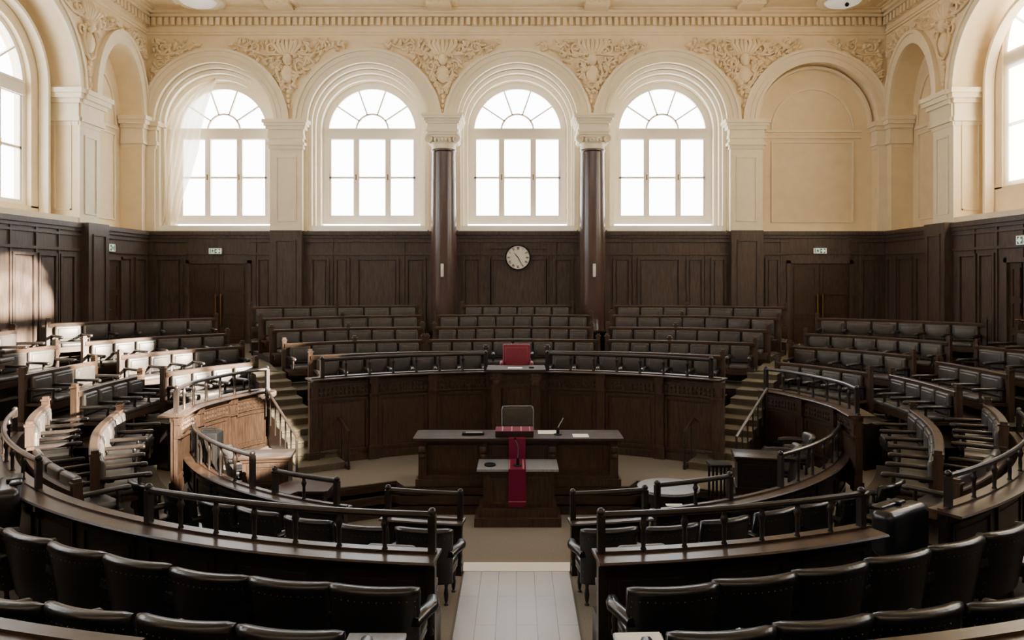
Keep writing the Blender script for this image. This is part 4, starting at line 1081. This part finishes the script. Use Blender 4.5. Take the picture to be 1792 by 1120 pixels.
# ------------------------------------------------------------------ stairs with hand rails
for s,W in ((-1,'sunlit'),(1,'shaded')):
    p0=Vector((s*3.70,14.05)); p1=Vector((s*6.15,18.3)); dr=(p1-p0).normalized(); nn=Vector((-dr.y,dr.x)); 
    if nn.x*s<0: nn=-nn     # outward
    st=empty('staircase',(p0.x,p0.y,.15),0,'carpeted staircase climbing from the floor beside the tall front, %s side'%W,'stairs','carpeted stairs beside the tall front')
    nst=10; L=(p1-p0).length/nst
    for k in range(nst):
        a=p0+dr*(L*k); b=p1+dr*.3; z0=.15; z1=.15+.135*(k+1); wi=.46-.012*k
        b2=p0+dr*(L*(k+1)+.02)
        poly=[tuple(a-nn*wi),tuple(a+nn*wi),tuple(b2+nn*wi),tuple(b2-nn*wi)]
        m=MB(); m.prism(poly,-.2,z1); a2=a-dr*.025; m.prism([tuple(a2-nn*wi),tuple(a2+nn*wi),tuple(a+nn*wi),tuple(a-nn*wi)],z1-.04,z1); o=m.build('step',[M['black_wood'],M['tread']],st)
        for q in o.data.polygons: q.material_index = 0 if abs(q.normal.dot(Vector((nn.x,nn.y,0))))>.7 else 1
    # landing corridor up to the door
    inn=[(5.84,18.25),(6.64,20.0),(7.3,21.1),(8.3,23.0),(8.9,25.95)]; out=[(6.5,18.2),(7.35,20.0),(7.68,20.9),(9.1,22.6),(11.6,24.4),(11.6,25.95)]
    m=MB(); m.prism([(s*x,y) for x,y in inn]+[(s*x,y) for x,y in out[::-1]],-.3,1.5); struct('floor_landing',m,[M['tread']])
    for o,(lab) in ((-.50,'inner'),(.48,'outer')):
        hr=empty('hand_rail',tuple(p0+nn*o)+(.15,),0,'iron hand rail of the stairs beside the %s, %s side'%('tall carved front' if o<0 else 'high side desk',W),'hand rail','stair hand rails')
        e0=p0+nn*o-dr*.12; e1=p0+nn*o+dr*(2.45 if o<0 else 2.6)
        z0,z1=(.88,1.50) if o<0 else (.88,1.42)
        m=MB(); m.tube([(e0.x,e0.y,z0-.06),(e0.x,e0.y,z0)]+[(e0.x+(e1.x-e0.x)*t,e0.y+(e1.y-e0.y)*t,z0+(z1-z0)*t) for t in (.03,.5,.97)]+[(e1.x,e1.y,z1),(e1.x,e1.y,z1-.12)],.026,8); m.build('rail',M['wood'],hr)
        for k in range(7):
            t=k/6; x=e0.x+(e1.x-e0.x)*t; y=e0.y+(e1.y-e0.y)*t; zb=.15+.135*max(0,((Vector((x,y))-p0).dot(dr))/L)
            m=MB(); m.tube([(x,y,max(.15,zb-.05)),(x,y,z0+(z1-z0)*t)],.016 if k else .024,6); m.build('baluster',M['metal'],hr)
        m=MB(); m.prism([(e0.x-nn.x*.03,e0.y-nn.y*.03),(e0.x+nn.x*.03,e0.y+nn.y*.03),(e1.x+nn.x*.03,e1.y+nn.y*.03),(e1.x-nn.x*.03,e1.y-nn.y*.03)],.15,.22) if o<0 else m.cyl((e0.x,e0.y,.15),.06,.03,12); m.build('foot_strip' if o<0 else 'foot_plate',M['wood'],hr)

# ------------------------------------------------------------------ tables and boxes inside the inner ring
def cab(label,x0,x1,y0,y1,z0,z1,rz,mat,name='side_cabinet'):
    cx_,cy_=(x0+x1)/2,(y0+y1)/2; w,dp=x1-x0,y1-y0
    c=empty(name,(cx_,cy_,z0),rz,label,'cabinet')
    m=MB(); m.box((0,0,(z1-z0)/2-.02),(w-.12,dp-.10,z1-z0-.04)); m.box((0,0,.06),(w-.06,dp-.05,.12)); inst('body',m.mesh('body',M[mat]),c)
    m=MB(); m.rbox((0,0,z1-z0-.025),(w,dp,.05),.012,2); m.box((0,0,z1-z0-.07),(w-.06,dp-.05,.05)); inst('cabinet_top',m.mesh('cabinet_top',M[mat.replace('wood','wood_h') if mat=='wood' else mat]),c)
    m=MB(); y=-dp/2+.05; rect_frame(m,-w/2+.14,w/2-.14,.18,z1-z0-.14,y,.04,.02); rect_frame(m,-w/2+.2,w/2-.2,.24,z1-z0-.2,y,.02,.012); inst('door',m.mesh('door',M[mat]),c)
    return c
cab('low oak cabinet with moulded door catching the sun, inside the inner railed desk',-4.72,-3.85,12.5,13.1,.13,.80,.15,'wood')
cab('dark low cabinet beside the black stool, inside the shaded inner desk',3.75,4.55,12.55,13.15,.13,.78,-.2,'black_wood')
b=empty('standing_ashtray',(3.32,12.3,.15),0,'black slatted stool-like stand beside the dark low cabinet','stand'); m=MB(); m.rbox((3.35,12.3,.74),(.36,.34,.05),.02,2); m.build('stand_top',M['black'],b)
m=MB()
for sx in (-1,0,1):
    for sy in (-1,1): m.tube([(3.35+sx*.13,12.3+sy*.13,.15),(3.35+sx*.13,12.3+sy*.13,.72)],.02,8)
m.build('slat_frame',M['black'],b)
b=empty('equipment_case',(-5.58,13.45,.15),0,'black box with a carrying handle standing inside the sunlit inner desk','case'); m=MB(); m.rbox((-5.55,13.45,.60),(.38,.32,.88),.03,3); m.build('case_body',M['black'],b)
m=MB()
for i in range(6): m.bx(-5.70+i*.055,-5.67+i*.055,13.275,13.292,.4,.92)
m.build('grille',M['metal'],b); m=MB(); m.tube([(-5.68,13.42,1.03),(-5.68,13.42,1.10),(-5.42,13.42,1.10),(-5.42,13.42,1.03)],.02,8); m.build('handle',M['black'],b)
for i,(x,y,lab) in enumerate(((-5.0,12.95,'armchair with sunlit leather back inside the inner railed desk'),(4.9,13.1,'armchair just visible behind the inner rail on the shaded side'),(5.5,14.0,'second armchair behind the inner rail on the shaded side'))):
    armchair(lab,x,y,.0,face(x,y,(0,15))+PI*0,.62,'armchairs inside the inner ring',h1=.86,mat='leather')
def round_table(x,y,r,z0,z1,mat,label,dcut=False):
    t=empty('round_table',(x,y,z0),0,label,'table')
    n=40; poly=[(x+r*math.cos(2*PI*i/n),y+r*.95*math.sin(2*PI*i/n)) for i in range(n)]
    if dcut: poly=[(min(px,x+r*.8),max(py,y-r*.62) if px>x-r*.3 else py) for px,py in poly]
    m=MB(); m.prism(poly,z1-.04,z1); m.build('table_top',M[mat],t)
    m=MB(); m.prism([(x+(a-x)*.84,y+(b-y)*.84) for a,b in poly],z1-.2,z1-.04); m.build('apron',M['black_wood'],t)
    for k in range(4):
        a=PI/4+k*PI/2; m=MB(); m.lathe([(.025,0),(.04,.03),(.028,.08),(.04,.3),(.03,.5),(.045,z1-z0-.15),(.045,z1-z0-.04)],(x+r*.62*math.cos(a),y+r*.62*math.sin(a),z0),10); m.build('leg',M['black_wood'],t)
round_table(-3.38,12.03,.49,-.3,.45,'wood_h','round dark wood table with straight front edge inside the railing',True)
round_table(2.46,12.03,.50,-.3,.45,'stone_top','round table with bluish grey top on the shaded side')

# ------------------------------------------------------------------ leather seats in the gaps, pedestals by the aisle
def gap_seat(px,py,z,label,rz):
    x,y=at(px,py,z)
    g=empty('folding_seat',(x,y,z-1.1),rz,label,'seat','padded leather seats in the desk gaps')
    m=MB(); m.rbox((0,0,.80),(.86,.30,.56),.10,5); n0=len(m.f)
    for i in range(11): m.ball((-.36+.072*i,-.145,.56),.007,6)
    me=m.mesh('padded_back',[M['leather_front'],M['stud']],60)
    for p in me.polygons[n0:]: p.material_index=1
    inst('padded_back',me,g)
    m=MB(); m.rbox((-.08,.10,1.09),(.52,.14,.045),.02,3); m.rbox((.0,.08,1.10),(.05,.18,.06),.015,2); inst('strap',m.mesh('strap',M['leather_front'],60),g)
    for sx in (-1,1):
        m=MB(); m.lathe([(.03,-.3),(.04,0),(.028,.1),(.04,.3),(.03,.56)],(sx*.28,.0,0),10); inst('leg',m.mesh('leg',M['black_wood'],50),g)
gap_seat(1576,882,1.08,'bulky padded leather seat with a strap in the gap of the outer desk',face(4.7,9)+.05)
gap_seat(12,842,1.22,'padded leather seat cut by the picture edge behind the outer desk',face(-6.6,9.5)-.3)
for x0,x1,s,lab in ((-1.34,-.88,-1,'bare slate-topped pedestal at the bottom edge beside the aisle'),(.77,1.16,1,'pedestal covered with papers at the bottom edge beside the aisle')):
    p=empty('pedestal',((x0+x1)/2,5.7,.17),0,lab,'pedestal','pedestals beside the aisle')
    m=MB(); m.bx(x0+.03,x1-.03,5.47,5.90,.17,.95); m.build('body',M['black_wood'],p); m=MB(); m.rbox(((x0+x1)/2,5.69,.975),(x1-x0,.52,.04),.01,2); m.build('pedestal_top',M['stone_top'],p)
m=MB(); m.box((.97,5.70,1.0),(.36,.46,.012),.04); o=m.build('paper_stack',M['paper'],None); tag(o,'stack of white papers on the pedestal by the shaded-side chairs','papers')
vs=[];fs=[]
for i in range(9):
    t=i/8; vs+=[(.80+.30*t,5.60+.02*t,1.012+.05*math.sin(PI*t)*(1-t)),(.80+.30*t,5.85-.1*t,1.010+.03*math.sin(PI*t))]
for i in range(8): fs.append((2*i,2*i+1,2*i+3,2*i+2))
m=MB(); m.add(vs,fs); o=m.build('loose_sheet',M['paper'],None); tag(o,'curling loose sheet lying on the stack of papers','paper')
# control box on the outer face of the long curved desk
s_=L2(37.9-a0); px_,py_,nx_,ny_=pl.ev(s_); rz_=pl.rz(s_)
e=empty('control_box',(px_-nx_*.08,py_-ny_*.08,.86),rz_,'small black control box with a white button on the long curved desk front','control box')
m=MB(); m.rbox((0,.0,0),(.26,.05,.18),.01,2); inst('housing',m.mesh('housing',M['black']),e)
m=MB(); m.rbox((-.05,-.028,.02),(.06,.012,.075),.008,2); inst('button',m.mesh('button',M['box_white']),e)
# small loose papers on desks
for (px,py,z,lab) in ((706,903,.452,'white paper on the short railed desk, sunlit side'),(1180,884,.502,'open papers on the inner railed desk, shaded side'),(706,628,1.842,'white paper lying on the tall front under the iron rail')):
    x,y=at(px,py,z)
    if z>1.5: continue
    flat('paper_sheet',x-.12,x+.12,y-.05,y+.05,z,lab,'paper')

# ------------------------------------------------------------------ light, sky, camera
w=bpy.data.worlds.new('sky'); scene.world=w; w.use_nodes=True; nt=w.node_tree
bg=nt.nodes['Background']; bg.inputs['Color'].default_value=(.95,.97,1.0,1); bg.inputs['Strength'].default_value=10.5
sun=bpy.data.lights.new('sun','SUN'); sun.energy=95; sun.angle=rad(.8); sun.color=(1,.86,.66)
so=bpy.data.objects.new('sun',sun); link(so)
dv=Vector((-1,.175,-.275)); so.rotation_euler=dv.to_track_quat('-Z','Y').to_euler()
sp=bpy.data.lights.new('added_desk_spot','SPOT'); sp.energy=170000; sp.color=(1,.86,.66); sp.spot_size=rad(7.5); sp.spot_blend=.2; sp.shadow_soft_size=.06  # added lamp standing in for sunlight on the high carved desk
spo=bpy.data.objects.new('added_desk_spot',sp); link(spo); spo.location=(3.2,-1.5,10.5); spo.rotation_euler=(Vector((-5.72,14.8,.40))-Vector((3.2,-1.5,10.5))).to_track_quat('-Z','Y').to_euler()
def portal(x,y,z,dirv,sx,sz):
    l=bpy.data.lights.new('sky_portal','AREA'); l.shape='RECTANGLE'; l.size=sx; l.size_y=sz; l.cycles.is_portal=True
    o=bpy.data.objects.new('sky_portal',l); link(o); o.location=(x,y,z); o.rotation_euler=Vector(dirv).to_track_quat('-Z','Z').to_euler()
for cu in BAYS[:4]: portal(cu,D+1.2,8.2,(0,-1,0),3.7,5.2)
for cu in SIDE:
    portal(-HW-1.6,cu,8.2,(1,0,0),3.7,5.2); portal(HW+1.6,cu,8.2,(-1,0,0),3.7,5.2)
cam=bpy.data.cameras.new('camera'); co=bpy.data.objects.new('camera',cam); link(co)
co.location=(0,0,CZ); co.rotation_euler=(PI/2,0,0)
cam.sensor_fit='HORIZONTAL'; cam.sensor_width=36; cam.lens=36*F/1792; cam.shift_x=-(VX-896)/1792; cam.shift_y=-(560-HY)/1792
cam.clip_start=.05; cam.clip_end=200
scene.camera=co
scene.view_settings.view_transform='AgX'; scene.view_settings.look='AgX - Base Contrast'; scene.view_settings.exposure=0.55
scene.cycles.use_denoising=True
scene.cycles.max_bounces=8; scene.cycles.diffuse_bounces=5; scene.cycles.transparent_max_bounces=12
scene.cycles.sample_clamp_indirect=6
